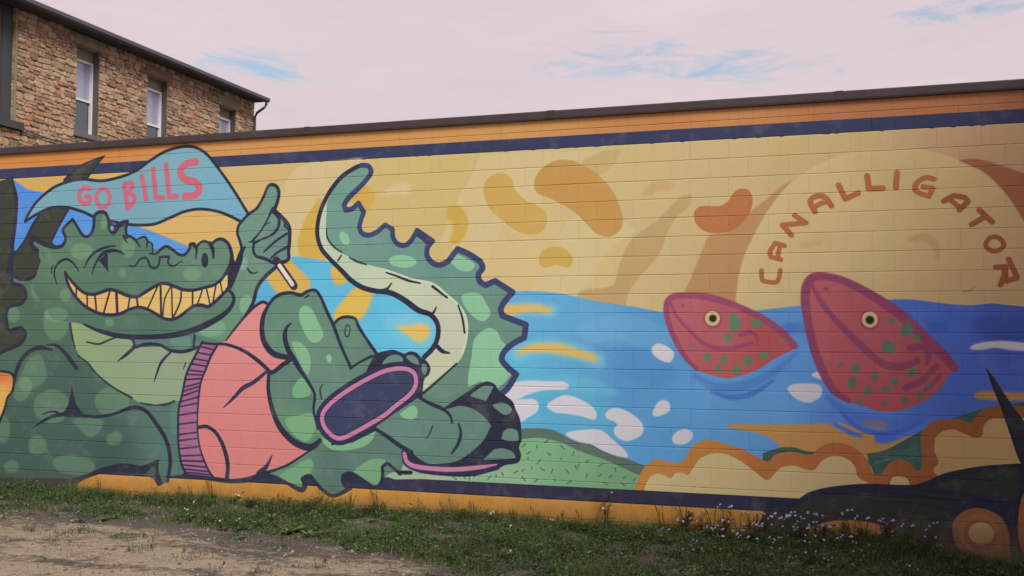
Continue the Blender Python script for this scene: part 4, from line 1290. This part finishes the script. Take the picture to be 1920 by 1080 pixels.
add_tube(bm, [(FX + EO + 0.06, FY1 - 0.06, 9.05), (FX + EO + 0.06, FY1 - 0.06, 8.95), (FX + EO - 0.01, FY1 - 0.055, 8.86), (FX + 0.15, FY1 - 0.045, 8.72), (FX + 0.075, FY1 - 0.04, 8.60), (FX + 0.075, FY1 - 0.04, 0.0)], 0.042, 8)
child('downspout', bm, M_GUTTER, sb)

# ------------------------------------------------------------------ unseen brick building added on the right, out of frame, to shade the wall's end
M_BRICK = plain('plum_brick', (0.19, 0.10, 0.075), 0.9, 0.2, 5.0, 0.4)
nbx = empty('added_shade_building', (8.0, -4.6, 0), 'unseen dark brick building added to shade the right end of the painted wall', 'building')
NX, NY0, NY1, NZ = 5.02, -9.4, 0.9, 8.7
child('wall', box_bm(NX, 12.0, NY0, NY1, -0.6, NZ), M_BRICK, nbx)
child('cornice', box_bm(NX - 0.14, 12.14, NY0 - 0.14, NY1 + 0.14, NZ + 0.001, NZ + 0.28), M_LINTEL, nbx)
for zf in (1.0, 3.6, 6.2):
    for yw in (-8.2, -5.9, -3.6, -1.3):
        bm = bmesh.new()
        add_box(bm, NX - 0.05, NX - 0.002, yw - 0.5, yw - 0.44, zf, zf + 1.6)
        add_box(bm, NX - 0.05, NX - 0.002, yw + 0.44, yw + 0.5, zf, zf + 1.6)
        add_box(bm, NX - 0.05, NX - 0.002, yw - 0.439, yw + 0.439, zf, zf + 0.06)
        add_box(bm, NX - 0.05, NX - 0.002, yw - 0.439, yw + 0.439, zf + 1.54, zf + 1.6)
        add_box(bm, NX - 0.045, NX - 0.002, yw - 0.439, yw + 0.439, zf + 0.78, zf + 0.84)
        w = child('window', bm, M_WHITE, nbx)
        obj('pane', box_bm(NX - 0.02, NX - 0.004, yw - 0.438, yw + 0.438, zf + 0.061, zf + 1.539), M_SCREEN, w)

# ------------------------------------------------------------------ ground
from mathutils import noise as mn


def gz(x, y):
    s = -0.075 - 0.05 * np.clip((x + 3) / 3.5, 0, 1) - 0.09 * np.clip((x - 0.4) / 1.2, 0, 1)
    out = max(0.0, -y - 6.0)
    return s + 0.035 * mn.noise(Vector((x * 0.9, y * 0.9, 0))) + 0.018 * mn.noise(Vector((x * 3.1, y * 3.1, 4))) + 0.008 * mn.noise(Vector((x * 9, y * 9, 7))) + 0.0 * out


BND = on_ground([(-500, 950), (-200, 962), (0, 970), (120, 975), (250, 983), (330, 996), (450, 1006), (560, 1020), (650, 1036), (760, 1056), (850, 1085), (950, 1140), (1000, 1250)])


def above(x, y):
    """Metres on the wall side (+) or path side (-) of the worn edge of the grass."""
    yb = np.interp(x, BND[:, 0], BND[:, 1])
    return y - yb


BARE = [(1680, 1062, 0.55, 0.26), (1830, 1078, 0.5, 0.22), (1560, 1085, 0.4, 0.16), (1420, 1066, 0.35, 0.12), (1290, 1078, 0.3, 0.1), (560, 965, 0.0, 0.0), (720, 985, 0.5, 0.14), (820, 992, 0.35, 0.10), (1000, 1062, 0.3, 0.09), (1230, 1050, 0.30, 0.09),
        (120, 955, 0.7, 0.30), (260, 958, 0.6, 0.22), (330, 975, 0.35, 0.15), (30, 962, 0.6, 0.25)]
BG = on_ground([(b[0], b[1]) for b in BARE])


def bare(x, y):
    r = 0 * x
    for (bx, by), (_, _, rx, ry) in zip(BG, BARE):
        if rx:
            r = np.maximum(r, np.exp(-(((x - bx) / rx) ** 2 + ((y - by) / ry) ** 2)))
    return r


xs = np.concatenate([[-400, -200, -100, -60, -40, -30, -24, -20, -17, -15, -13.5, -12.5], np.arange(-12, 3.4, 0.045), [3.8, 4.5, 6, 8, 11, 15, 22, 35, 60, 120, 250, 400]])
ys = np.concatenate([[-400, -200, -100, -60, -35, -25, -18, -14, -11, -9, -7.5, -6.5], np.arange(-5.6, 0.12, 0.045), [0.5, 3, 8, 16, 30, 60, 120, 250, 400]])
XX, YY = np.meshgrid(xs, ys)
ZZ = np.array([gz(a, b) for a, b in zip(XX.ravel(), YY.ravel())])
nvx, nvy = len(xs), len(ys)
verts = np.stack([XX.ravel(), YY.ravel(), ZZ], 1)
ii, jj = np.meshgrid(np.arange(nvx - 1), np.arange(nvy - 1))
i0 = (jj * nvx + ii).ravel()
faces = np.stack([i0, i0 + 1, i0 + 1 + nvx, i0 + nvx], 1)


def fast_mesh(name, v, f):
    me = bpy.data.meshes.new(name)
    me.vertices.add(len(v))
    me.vertices.foreach_set('co', np.asarray(v, np.float32).ravel())
    f = np.asarray(f, np.int32)
    k = f.shape[1]
    me.loops.add(f.size)
    me.loops.foreach_set('vertex_index', f.ravel())
    me.polygons.add(len(f))
    me.polygons.foreach_set('loop_start', np.arange(0, f.size, k, dtype=np.int32))
    me.update(calc_edges=True)
    me.validate()
    return me


gme = fast_mesh('ground', verts, faces)
worn = np.clip(0.30 - above(XX.ravel(), YY.ravel()) / 0.95, 0, 1)
at = gme.attributes.new('worn', 'FLOAT', 'POINT')
at.data.foreach_set('value', worn.astype(np.float32))
for p in gme.polygons:
    p.use_smooth = True


def ground_material():
    m, t, b = material('dirt_and_gravel')
    geo = N(t, 'ShaderNodeNewGeometry')
    pos = geo.outputs['Position']
    a = N(t, 'ShaderNodeAttribute', attribute_name='worn')
    mp_ = N(t, 'ShaderNodeMapping')
    mp_.inputs['Scale'].default_value = (0.55, 1.5, 1)
    t.links.new(pos, mp_.inputs['Vector'])
    n1 = noise(t, mp_.outputs[0], 1.5, 7, 0.62, 0.4)
    n2 = noise(t, pos, 9.0, 7, 0.7)
    n3 = noise(t, pos, 70.0, 4, 0.7)
    w = mathn(t, 'ADD', mathn(t, 'MULTIPLY', a.outputs['Fac'], 0.72), mathn(t, 'MULTIPLY', mathn(t, 'SUBTRACT', n1, 0.5), 3.0))
    w = mathn(t, 'ADD', w, mathn(t, 'MULTIPLY', mathn(t, 'SUBTRACT', n2, 0.5), 1.7))
    w = ramp(t, w, [(0.36, 0.0), (0.80, 1.0)])
    soil = mixc(t, n2, (0.055, 0.048, 0.040), (0.15, 0.132, 0.115))
    dust = mixc(t, n2, (0.215, 0.17, 0.122), (0.385, 0.31, 0.225))
    c = mixc(t, w, soil, dust)
    c = mixc(t, 1.0, c, ramp(t, n3, [(0.3, 0.45), (0.66, 1.3)]), 'MULTIPLY')
    vor = N(t, 'ShaderNodeTexVoronoi')
    vor.inputs['Scale'].default_value = 55
    t.links.new(pos, vor.inputs['Vector'])
    grit = ramp(t, vor.outputs['Distance'], [(0.10, 1.0), (0.22, 0.0)])
    sepc = N(t, 'ShaderNodeSeparateColor')
    t.links.new(vor.outputs['Color'], sepc.inputs[0])
    pick = mathn(t, 'MULTIPLY', grit, mathn(t, 'GREATER_THAN', sepc.outputs[0], 0.62))
    c = mixc(t, mathn(t, 'MULTIPLY', pick, 0.7), c, mixc(t, sepc.outputs[1], (0.12, 0.10, 0.09), (0.50, 0.45, 0.40)))
    t.links.new(c, b.inputs['Base Color'])
    b.inputs['Roughness'].default_value = 0.95
    b.inputs['Specular IOR Level'].default_value = 0.1
    bp = N(t, 'ShaderNodeBump')
    bp.inputs['Strength'].default_value = 0.9
    bp.inputs['Distance'].default_value = 0.02
    t.links.new(mathn(t, 'ADD', mathn(t, 'MULTIPLY', n2, 0.8), mathn(t, 'MULTIPLY', n3, 0.4)), bp.inputs['Height'])
    t.links.new(bp.outputs[0], b.inputs['Normal'])
    return m


g = obj('ground', gme, ground_material())
tag(g, 'worn dirt and gravel ground in front of the painted wall', None, None, 'structure')


# ------------------------------------------------------------------ grass, clover and pebbles: nobody could count them
def leaf_material(name, stops, trans=0.25, rough=0.6):
    m, t, b = material(name)
    a = N(t, 'ShaderNodeAttribute', attribute_name='tone')
    c = ramp(t, a.outputs['Fac'], stops)
    t.links.new(c, b.inputs['Base Color'])
    b.inputs['Roughness'].default_value = rough
    b.inputs['Specular IOR Level'].default_value = 0.25
    tr = N(t, 'ShaderNodeBsdfTranslucent')
    t.links.new(c, tr.inputs['Color'])
    mx = N(t, 'ShaderNodeMixShader')
    mx.inputs[0].default_value = trans
    t.links.new(b.outputs[0], mx.inputs[1])
    t.links.new(tr.outputs[0], mx.inputs[2])
    t.links.new(mx.outputs[0], t.nodes['Material Output'].inputs['Surface'])
    return m


GRASS_STOPS = [(0.0, (0.034, 0.054, 0.022)), (0.35, (0.072, 0.112, 0.038)), (0.7, (0.115, 0.175, 0.055)), (0.88, (0.165, 0.215, 0.075)), (0.94, (0.17, 0.15, 0.075)), (1.0, (0.26, 0.21, 0.12))]
M_GRASS = leaf_material('grass_blades', GRASS_STOPS)
M_LEAF = leaf_material('weed_leaves', [(0.0, (0.032, 0.05, 0.024)), (0.5, (0.07, 0.125, 0.04)), (1.0, (0.15, 0.23, 0.07))])


def nz2(x, y, s, o):
    return np.array([mn.noise(Vector((a * s, b * s, o))) for a, b in zip(x, y)])


def keep_points(n, x0, x1, y0, y1, power=1.0):
    x, y = rng.uniform(x0, x1, n), rng.uniform(y0, y1, n)
    d = above(x, y)
    p = np.clip(d / 0.40 + 0.25, 0, 1) ** 1.3
    sc = nz2(x, y, 2.6, 41.0)
    p = np.where(d < 0, np.clip(0.14 + d * 0.06, 0.02, 0.14) * np.clip((sc - 0.12) * 6, 0, 1.6), p)
    cl = nz2(x, y, 1.7, 3.0) + 0.6 * nz2(x, y, 5.0, 9.0)
    p = p * np.clip(0.72 + cl * 1.15, 0.05, 1)
    p = p * (1 - 0.93 * bare(x, y))
    p = np.maximum(p, np.clip((y + 0.20) / 0.12, 0, 1) * 0.9)
    k = rng.uniform(0, 1, n) < p ** power
    return x[k], y[k], cl[k], d[k]


def blades(name, x, y, ln, wd, tone, lean, mat):
    n = len(x)
    zb = np.array([gz(a, b) for a, b in zip(x, y)]) - 0.004
    th = rng.uniform(0, 2 * np.pi, n)
    ph = rng.uniform(0, 2 * np.pi, n)
    sx, sy = np.cos(th) * wd / 2, np.sin(th) * wd / 2
    lx, ly = np.cos(ph) * lean * ln, np.sin(ph) * lean * ln
    ly = np.where(y + ly > -0.006, -np.abs(ly) * 0.4, ly)
    V = np.zeros((n, 5, 3))
    V[:, 0] = np.stack([x - sx, y - sy, zb], 1)
    V[:, 1] = np.stack([x + sx, y + sy, zb], 1)
    V[:, 2] = np.stack([x + lx * .4 + sx * .8, y + ly * .4 + sy * .8, zb + ln * 0.58], 1)
    V[:, 3] = np.stack([x + lx * .4 - sx * .8, y + ly * .4 - sy * .8, zb + ln * 0.58], 1)
    V[:, 4] = np.stack([x + lx, y + ly, zb + ln * np.sqrt(np.clip(1 - lean ** 2 * .7, 0.1, 1))], 1)
    V[:, :, 1] = np.minimum(V[:, :, 1], -0.004)
    b = np.arange(n)[:, None] * 5
    F = np.concatenate([b + [0, 1, 2], b + [0, 2, 3], b + [3, 2, 4]], 0)
    me = fast_mesh(name, V.reshape(-1, 3), F)
    a = me.attributes.new('tone', 'FLOAT', 'POINT')
    a.data.foreach_set('value', np.repeat(tone, 5).astype(np.float32))
    return obj(name, me, mat)


x, y, cl, d = keep_points(330000, -11.6, 2.6, -4.3, -0.012)
n = len(x)
nearwall = np.clip((y + 0.45) / 0.45, 0, 1)
ln = rng.gamma(5, 0.0145, n) * (0.75 + 0.5 * np.clip(cl, -0.5, 1)) + nearwall * rng.uniform(0.0, 0.105, n) * (1 + 1.2 * np.clip(nz2(x, y, 2.4, 61.0), 0, 1)) + np.clip((y + 0.9) / 0.5, 0, 1) * np.exp(-((x - 0.35) / 0.75) ** 2) * rng.uniform(0.02, 0.13, n)
tuft = np.clip(nz2(x, y, 3.3, 55.0) - 0.25, 0, 1)
ln = np.clip(ln * (0.85 + 1.6 * tuft), 0.012, 0.26)
tone = np.clip(0.40 + 0.28 * nz2(x, y, 1.1, 21.0) + 0.30 * nz2(x, y, 4.0, 31.0) + rng.normal(0, 0.16, n), 0, 0.93)
dry = rng.uniform(0, 1, n) < 0.07 + 0.22 * (d < 0.22) + 0.30 * np.clip(nz2(x, y, 2.2, 77.0) - 0.15, 0, 1)
tone = np.where(dry, rng.uniform(0.9, 1.0, n), tone)
gr = blades('grass', x, y, ln, rng.uniform(0.003, 0.0075, n), tone, rng.uniform(0.1, 0.75, n), M_GRASS)
tag(gr, 'rough unmown grass strip along the foot of the wall', None, None, 'stuff')

# clover and small broad leaves lying among the grass
x, y, cl, d = keep_points(45000, -11.6, 2.6, -4.3, -0.03, 1.2)
n = len(x)
zb = np.array([gz(a, b) for a, b in zip(x, y)]) + rng.uniform(0.008, 0.05, n)
r = rng.uniform(0.007, 0.02, n)
th = rng.uniform(0, 2 * np.pi, n)
tl = rng.uniform(-0.6, 0.6, (n, 2))
V = np.zeros((n, 5, 3))
for k in range(5):
    an = th + k * 2 * np.pi / 5
    dx, dy = np.cos(an) * r * (1.0 if k % 2 else 0.8), np.sin(an) * r
    V[:, k] = np.stack([x + dx, np.minimum(y + dy, -0.004), zb + dx * tl[:, 0] + dy * tl[:, 1]], 1)
F = np.arange(n)[:, None] * 5 + np.arange(5)
me = fast_mesh('clover', V.reshape(-1, 3), F)
a = me.attributes.new('tone', 'FLOAT', 'POINT')
a.data.foreach_set('value', np.repeat(np.clip(rng.normal(0.42, 0.22, n), 0, 1), 5).astype(np.float32))
tag(obj('clover', me, M_LEAF), 'clover and small broad leaves among the grass', None, None, 'stuff')

# leafy weeds crowding the strip: clumps of larger leaves, some standing well above the grass
x, y, cl, d = keep_points(6500, -11.6, 2.6, -4.2, -0.03, 0.9)
nc = len(x)
VV, TT = [], []
hz = nz2(x, y, 1.3, 91.0)
for i in range(nc):
    zg = gz(x[i], y[i])
    tall = rng.uniform(0.03, 0.10) * (1.0 + 1.3 * max(0.0, hz[i])) + (0.08 * rng.uniform() if y[i] > -0.5 else 0.0)
    m = int(rng.integers(7, 15))
    t0 = np.clip(rng.normal(0.42 + 0.35 * hz[i], 0.22), 0.0, 1.0)
    a = rng.uniform(0, 2 * np.pi, m)
    hh = rng.uniform(0.15, 1.0, m) * tall
    out = rng.uniform(0.1, 0.6, m) * (0.03 + tall * 0.5)
    lw, ll = rng.uniform(0.006, 0.016, m), rng.uniform(0.02, 0.05, m)
    up = rng.uniform(-0.3, 0.9, m)
    bx, by, bz = x[i] + np.cos(a) * out, y[i] + np.sin(a) * out, zg + hh
    dx, dy = np.cos(a), np.sin(a)
    q = np.zeros((m, 4, 3))
    q[:, 0] = np.stack([bx, by, bz], 1)
    q[:, 1] = np.stack([bx + dx * ll / 2 - dy * lw, by + dy * ll / 2 + dx * lw, bz + up * ll * .5], 1)
    q[:, 2] = np.stack([bx + dx * ll, by + dy * ll, bz + up * ll * .7], 1)
    q[:, 3] = np.stack([bx + dx * ll / 2 + dy * lw, by + dy * ll / 2 - dx * lw, bz + up * ll * .5], 1)
    VV.append(q)
    TT.append(np.clip(t0 + rng.normal(0, 0.08, m), 0, 1))
V = np.concatenate(VV)
V[:, :, 1] = np.minimum(V[:, :, 1], -0.004)
me = fast_mesh('leafy_weeds', V.reshape(-1, 3), np.arange(len(V) * 4).reshape(-1, 4))
a = me.attributes.new('tone', 'FLOAT', 'POINT')
a.data.foreach_set('value', np.repeat(np.concatenate(TT), 4).astype(np.float32))
tag(obj('leafy_weeds', me, M_LEAF), 'mixed leafy weeds crowding the grass strip', None, None, 'stuff')

# pebbles
n = 22000
x, y = rng.uniform(-11.6, 2.6, n), rng.uniform(-4.6, -0.1, n)
pk = np.clip(0.30 - above(x, y) * 0.5, 0.05, 0.55) + bare(x, y) * 0.8
k = rng.uniform(0, 1, n) < pk
x, y = x[k], y[k]
n = len(x)
zb = np.array([gz(a, b) for a, b in zip(x, y)])
r = np.clip(rng.gamma(2.2, 0.0042, n), 0.003, 0.032)
O = np.array([(1, 0, 0), (0, 1, 0), (-1, 0, 0), (0, -1, 0), (0.1, 0.1, 0.75), (0, 0, -0.5)], float)
V = O[None] * r[:, None, None] * rng.uniform(0.6, 1.3, (n, 6, 1)) + np.stack([x, y, zb + r * 0.15], 1)[:, None]
FT = np.array([(0, 1, 4), (1, 2, 4), (2, 3, 4), (3, 0, 4), (1, 0, 5), (2, 1, 5), (3, 2, 5), (0, 3, 5)])
F = (np.arange(n)[:, None, None] * 6 + FT[None]).reshape(-1, 3)
me = fast_mesh('pebbles', V.reshape(-1, 3), F)
a = me.attributes.new('tone', 'FLOAT', 'POINT')
a.data.foreach_set('value', np.repeat(rng.uniform(0, 1, n), 6).astype(np.float32))
mpb, t, b = material('pebble_stone')
at_ = N(t, 'ShaderNodeAttribute', attribute_name='tone')
t.links.new(ramp(t, at_.outputs['Fac'], [(0, (0.09, 0.08, 0.075)), (0.5, (0.24, 0.20, 0.165)), (0.85, (0.25, 0.21, 0.17)), (1, (0.32, 0.28, 0.24))]), b.inputs['Base Color'])
b.inputs['Roughness'].default_value = 0.9
tag(obj('pebbles', me, mpb), 'loose pebbles and grit on the bare ground', None, None, 'stuff')

# ------------------------------------------------------------------ weeds and flowers, each a plant of its own
M_STEM = plain('weed_stem', (0.055, 0.065, 0.03), 0.8, 0.3, 8)
M_DRYST = plain('dry_stalk', (0.17, 0.12, 0.06), 0.85, 0.3, 8)
M_DARKST = plain('dark_seed_stalk', (0.055, 0.05, 0.028), 0.85, 0.3, 8)
M_CHIC = plain('chicory_petals', (0.36, 0.37, 0.60), 0.7, 0.3, 20)
M_CLOV = plain('white_petals', (0.74, 0.72, 0.74), 0.7, 0.1, 20)
M_PINK = plain('pink_petals', (0.62, 0.36, 0.52), 0.7, 0.15, 20)


def flower_mesh(name, r, mat, n=9, cup=0.25):
    bm = bmesh.new()
    c = bm.verts.new((0, 0, 0))
    for k in range(n):
        a0 = 2 * math.pi * (k - 0.42) / n
        a1 = 2 * math.pi * (k + 0.42) / n
        am = 2 * math.pi * k / n
        p0 = bm.verts.new((math.cos(a0) * r * 0.75, math.sin(a0) * r * 0.75, r * cup * 0.6))
        p1 = bm.verts.new((math.cos(am) * r, math.sin(am) * r, r * cup))
        p2 = bm.verts.new((math.cos(a1) * r * 0.75, math.sin(a1) * r * 0.75, r * cup * 0.6))
        bm.faces.new((c, p0, p1, p2))
    me = bpy.data.meshes.new(name)
    bm.to_mesh(me)
    bm.free()
    me.materials.append(mat)
    return me


F_CHIC = flower_mesh('flower', 0.0150, M_CHIC, 11)
F_CLOV = flower_mesh('flower', 0.013, M_CLOV, 7, 0.6)
F_PINK = flower_mesh('flower', 0.017, M_PINK, 8, 0.5)
rp = random.Random(23)


def leaf_into(bm, base, dirv, length, width, droop):
    d = Vector(dirv).normalized()
    s = d.cross(Vector((0, 0, 1)))
    s = s.normalized() if s.length > 1e-3 else Vector((1, 0, 0))
    b = Vector(base)
    p1 = b + d * length * 0.5 + Vector((0, 0, -droop * 0.2 * length))
    p2 = b + d * length + Vector((0, 0, -droop * length))
    v = [bm.verts.new(p) for p in (b, p1 + s * width / 2, p2, p1 - s * width / 2)]
    bm.faces.new((v[0], v[1], v[2], v[3]))


def tone_attr(me, lo=0.3, hi=0.9):
    a = me.attributes.new('tone', 'FLOAT', 'POINT')
    for i in range(len(me.vertices)):
        a.data[i].value = rp.uniform(lo, hi)


def make_chicory(h, nfl, fm, name, label, group):
    t = empty(name, (0, 0, 0), label, 'plant', group)
    bm = bmesh.new()
    tips = []
    for k in range(rp.choice((1, 2, 2))):
        a = rp.uniform(0, 6.28)
        lx, ly = math.cos(a) * h * rp.uniform(.08, .3), math.sin(a) * h * rp.uniform(.05, .2)
        pts = [(0, 0, -0.02), (lx * .3, ly * .3, h * .4), (lx * .7, ly * .7, h * .75), (lx, ly, h * rp.uniform(.88, 1.0))]
        add_tube(bm, pts, [0.0055, 0.0048, 0.0038, 0.003], 4)
        tips.append(pts[-1])
        for q in range(rp.choice((2, 3, 3, 4))):
            f = rp.uniform(.2, .85)
            b = Vector(pts[0]).lerp(Vector(pts[-1]), f)
            a2 = rp.uniform(0, 6.28)
            e = b + Vector((math.cos(a2) * h * .22, math.sin(a2) * h * .14, h * rp.uniform(.06, .25)))
            add_tube(bm, [b, b.lerp(e, .5) + Vector((0, 0, .01)), e], [0.0035, 0.003, 0.0024], 3)
            tips.append(tuple(e))
    obj('stem', bm, M_STEM, t)
    bm = bmesh.new()
    for k in range(26):
        a = rp.uniform(0, 6.28)
        leaf_into(bm, (rp.uniform(-.04, .04), rp.uniform(-.03, .03), h * rp.uniform(0.0, .62)), (math.cos(a), math.sin(a), rp.uniform(.1, .8)), rp.uniform(.05, .11), rp.uniform(.012, .024), .3)
    o = obj('leaves', bm, M_LEAF, t)
    tone_attr(o.data, .1, .6)
    rp.shuffle(tips)
    for p in tips[:nfl]:
        f = obj('flower', fm, None, t)
        f.location = p
        # blossoms face the open side, tilted up
        f.rotation_euler = (math.radians(rp.uniform(25, 75)), 0, rp.uniform(-.9, .9))
        s = rp.uniform(.75, 1.15)
        f.scale = (s, s, s)
    return t


def make_stalks(h, n, mat, name, label, group):
    bm = bmesh.new()
    for k in range(n):
        a = rp.uniform(0, 6.28)
        r0 = rp.uniform(0, .05)
        bx, by = math.cos(a) * r0, math.sin(a) * r0 * .4
        hh = h * rp.uniform(.6, 1.0)
        lx, ly = rp.uniform(-.22, .22) * hh, rp.uniform(-.1, .02) * hh
        pts = [(bx, by, -.02), (bx + lx * .3, by + ly * .3, hh * .5), (bx + lx, by + ly, hh)]
        add_tube(bm, pts, [0.0022, 0.0018, 0.0014], 3)
        if rp.random() < .8:                               # seed head
            e = Vector(pts[-1])
            for q in range(5):
                a2 = rp.uniform(0, 6.28)
                b = e - Vector((lx, ly, hh)).normalized() * (.012 * q)
                add_tube(bm, [b, b + Vector((math.cos(a2) * .012, math.sin(a2) * .008, .014))], [0.003, 0.001], 3)
    o = obj('stalks', bm, mat)
    o.name = name
    return tag(o, label, 'plant', group)


def make_rosette(r, n, name, label, group, tone=(.45, 1.0)):
    bm = bmesh.new()
    for k in range(n):
        a = 2 * math.pi * k / n + rp.uniform(-.3, .3)
        leaf_into(bm, (rp.uniform(-.01, .01), rp.uniform(-.01, .01), rp.uniform(0.005, .03)), (math.cos(a), math.sin(a), rp.uniform(.15, 1.0)), r * rp.uniform(.6, 1.1), r * rp.uniform(.22, .4), rp.uniform(.1, .4))
    o = obj(name, bm, M_LEAF)
    tone_attr(o.data, *tone)
    return tag(o, label, 'plant', group)


def copy_tree(o, parent=None):
    c = o.copy()
    COL.objects.link(c)
    if parent is not None:
        c.parent = parent
    for ch in list(o.children):
        copy_tree(ch, c)
    return c


ORD = ['leftmost', 'second from left', 'third from left', 'fourth from left', 'fifth from left', 'sixth from left', 'seventh from left',
       'eighth from left', 'ninth from left', 'tenth from left', 'eleventh from left', 'twelfth from left', 'thirteenth from left',
       'fourteenth from left', 'fifteenth from left', 'sixteenth from left', 'seventeenth from left']
ZONES = [(-500, 330, "below the alligator's dark arm"), (330, 600, "below the alligator's pink shorts"), (600, 800, 'below the painted shoe sole'),
         (800, 985, 'below the painted foot'), (985, 1200, 'below the painted green hill'), (1200, 1450, 'below the painted brown bushes'),
         (1450, 1560, 'below the dark creature, at its left end'), (1560, 1740, 'below the dark creature, at its middle'), (1740, 2100, 'below the round orange lamp')]


def put(points, proto, what, jit=.2):
    """Set copies of the prototypes on the ground; each gets its own words for where it grows."""
    zones = {}
    for p in sorted(points):
        zones.setdefault(next(z[2] for z in ZONES if z[0] <= p[0] < z[1]), []).append(p)
    first = set()
    for zn, ps in zones.items():
        for i, p in enumerate(ps):
            k = rp.randrange(len(proto))
            src = proto[k]
            o = src if k not in first else copy_tree(src)
            first.add(k)
            gx_, gy_ = on_ground([p[:2]])[0]
            gy_ = min(gy_, -0.05)
            s = p[2] if len(p) > 2 else rp.uniform(1 - jit, 1 + jit)
            o.location = (gx_, gy_, gz(gx_, gy_))
            o.rotation_euler = (0, 0, rp.uniform(0, 6.28) if what[1] else 0)
            o.scale = (s, s, s)
            o['label'] = f"{what[0]} {zn}" + ('' if len(ps) == 1 else f", {ORD[i]}")
    for k, src in enumerate(proto):
        if k not in first:
            for ch in list(src.children):
                bpy.data.objects.remove(ch)
            bpy.data.objects.remove(src)


GC = 'chicory plants along the wall'
chic = [make_chicory(.34, n_, F_CHIC, 'chicory', 'x', GC) for n_ in (3, 4, 5, 6)]
put([(1285, 1003), (1322, 990), (1338, 1010), (1368, 1000), (1386, 1018), (1372, 1040), (1412, 1003), (1424, 1022), (1440, 1008), (1434, 1038), (1457, 1020), (1478, 1000),
     (1470, 1034), (1500, 992), (1508, 1010), (1516, 1030), (1534, 1003), (1548, 1020), (1560, 1040), (1578, 1018), (1600, 1008), (1618, 998), (1655, 992), (1664, 1010),
     (1698, 1006), (1728, 1000), (1276, 1048, .6), (1310, 1052, .6), (1522, 1058, .7), (1555, 1062, .7), (1398, 1050, .7), (1452, 1052, .7), (1488, 1056, .6), (1610, 1050, .6), (1640, 1036, .8), (1590, 1042, .7), (1350, 1034, .7), (1250, 1030, .6)], chic, ('pale blue chicory weed', False), .25)
pink = [make_chicory(.24, 4, F_PINK, 'pink_wildflower', 'x', 'pink wildflowers by the wall')]
put([(1494, 1004), (1652, 1000)], pink, ('small pink-flowered weed', False))
GW = 'white-flowered weeds in the grass'
wh = [make_chicory(.11, n_, F_CLOV, 'white_wildflower', 'x', GW) for n_ in (2, 3)]
put([(438, 935), (456, 945), (362, 958), (345, 975), (356, 984), (392, 988), (404, 985), (416, 1000), (448, 1000), (470, 955), (150, 985), (925, 985), (955, 1012), (955, 1058), (1108, 1052), (1030, 990), (1700, 1070), (1600, 1072), (1790, 1062)],
    wh, ('low weed with white flower heads', True), .2)
GS = 'tall seed stalks against the wall'
st = [make_stalks(.24, n_, M_DARKST, 'seed_stalks', 'x', GS) for n_ in (6, 9, 7)]
put([(28, 905), (72, 906), (88, 907), (268, 915), (398, 928), (412, 930), (455, 930, 1.2), (566, 940, .8), (640, 948), (690, 950), (736, 954), (822, 958), (862, 960, .8), (882, 960), (918, 962, .8), (1030, 968, .8), (1076, 972, .8),
     (1110, 975), (1258, 982), (1300, 985, 1.1), (1335, 987), (1372, 990), (1422, 990, 1.2), (1432, 992), (1545, 985), (1560, 990), (1590, 988), (1622, 990), (1655, 992)], st, ('tuft of thin dark seed stalks', False), .2)
GRo = 'broad-leaved weeds in the grass'
ro = [make_rosette(.11, n_, 'broad_leaved_weed', 'x', GRo) for n_ in (12, 16, 20)]
put([(196, 982, .9), (216, 978, .8), (455, 1018, .8), (488, 992, 1.2), (512, 982, 1.1), (540, 1006, 1.2), (562, 1002, 1.3), (578, 1012), (640, 1008, .8), (702, 1020), (724, 1018, .8), (768, 965), (700, 985, .8), (1195, 1012, 1.2), (1208, 1018, .9),
     (1192, 1030, .8), (1480, 1066, 1.1), (1496, 1058, .9), (1335, 985, .8), (905, 985, .8)], ro, ('bright green broad-leaved weed', True), .1)
dryt = [make_stalks(.10, 26, M_DRYST, 'dry_grass_tuft', 'x', 'dry straw tufts at the edge of the dirt')]
put([(812, 1052, .9), (470, 1000, .6), (150, 1005, .5), (270, 1012, .45), (345, 1042, .5), (520, 1035, .55), (60, 1000, .45), (610, 1062, .5), (420, 1065, .45)], dryt, ('dry straw-coloured grass tuft', True), .1)
tw = make_chicory(.42, 3, F_CHIC, 'tall_leafy_weed', 'tallest leafy weed standing before the navy band under the green hill', None)
bm = bmesh.new()
for k in range(90):
    a = rp.uniform(0, 6.28)
    zz = rp.choice((rp.uniform(.22, .42), rp.uniform(.05, .42)))
    rr_ = rp.uniform(0, .09)
    leaf_into(bm, (math.cos(a) * rr_, math.sin(a) * rr_ * .5, zz), (math.cos(a), math.sin(a), rp.uniform(-.3, .8)), rp.uniform(.02, .05), rp.uniform(.008, .016), .2)
o = obj('leaf_tufts', bm, M_LEAF, tw)
tone_attr(o.data, 0, .4)

gx_, gy_ = on_ground([(1150, 984)])[0]
tw.location = (gx_, min(gy_, -.08), gz(gx_, gy_))
lamp = make_stalks(.16, 6, M_DARKST, 'seed_stalks', 'short dark weed sprig standing before the round orange lamp', None)
gx_, gy_ = on_ground([(1842, 1055)])[0]
lamp.location = (gx_, min(gy_, -.06), gz(gx_, gy_))
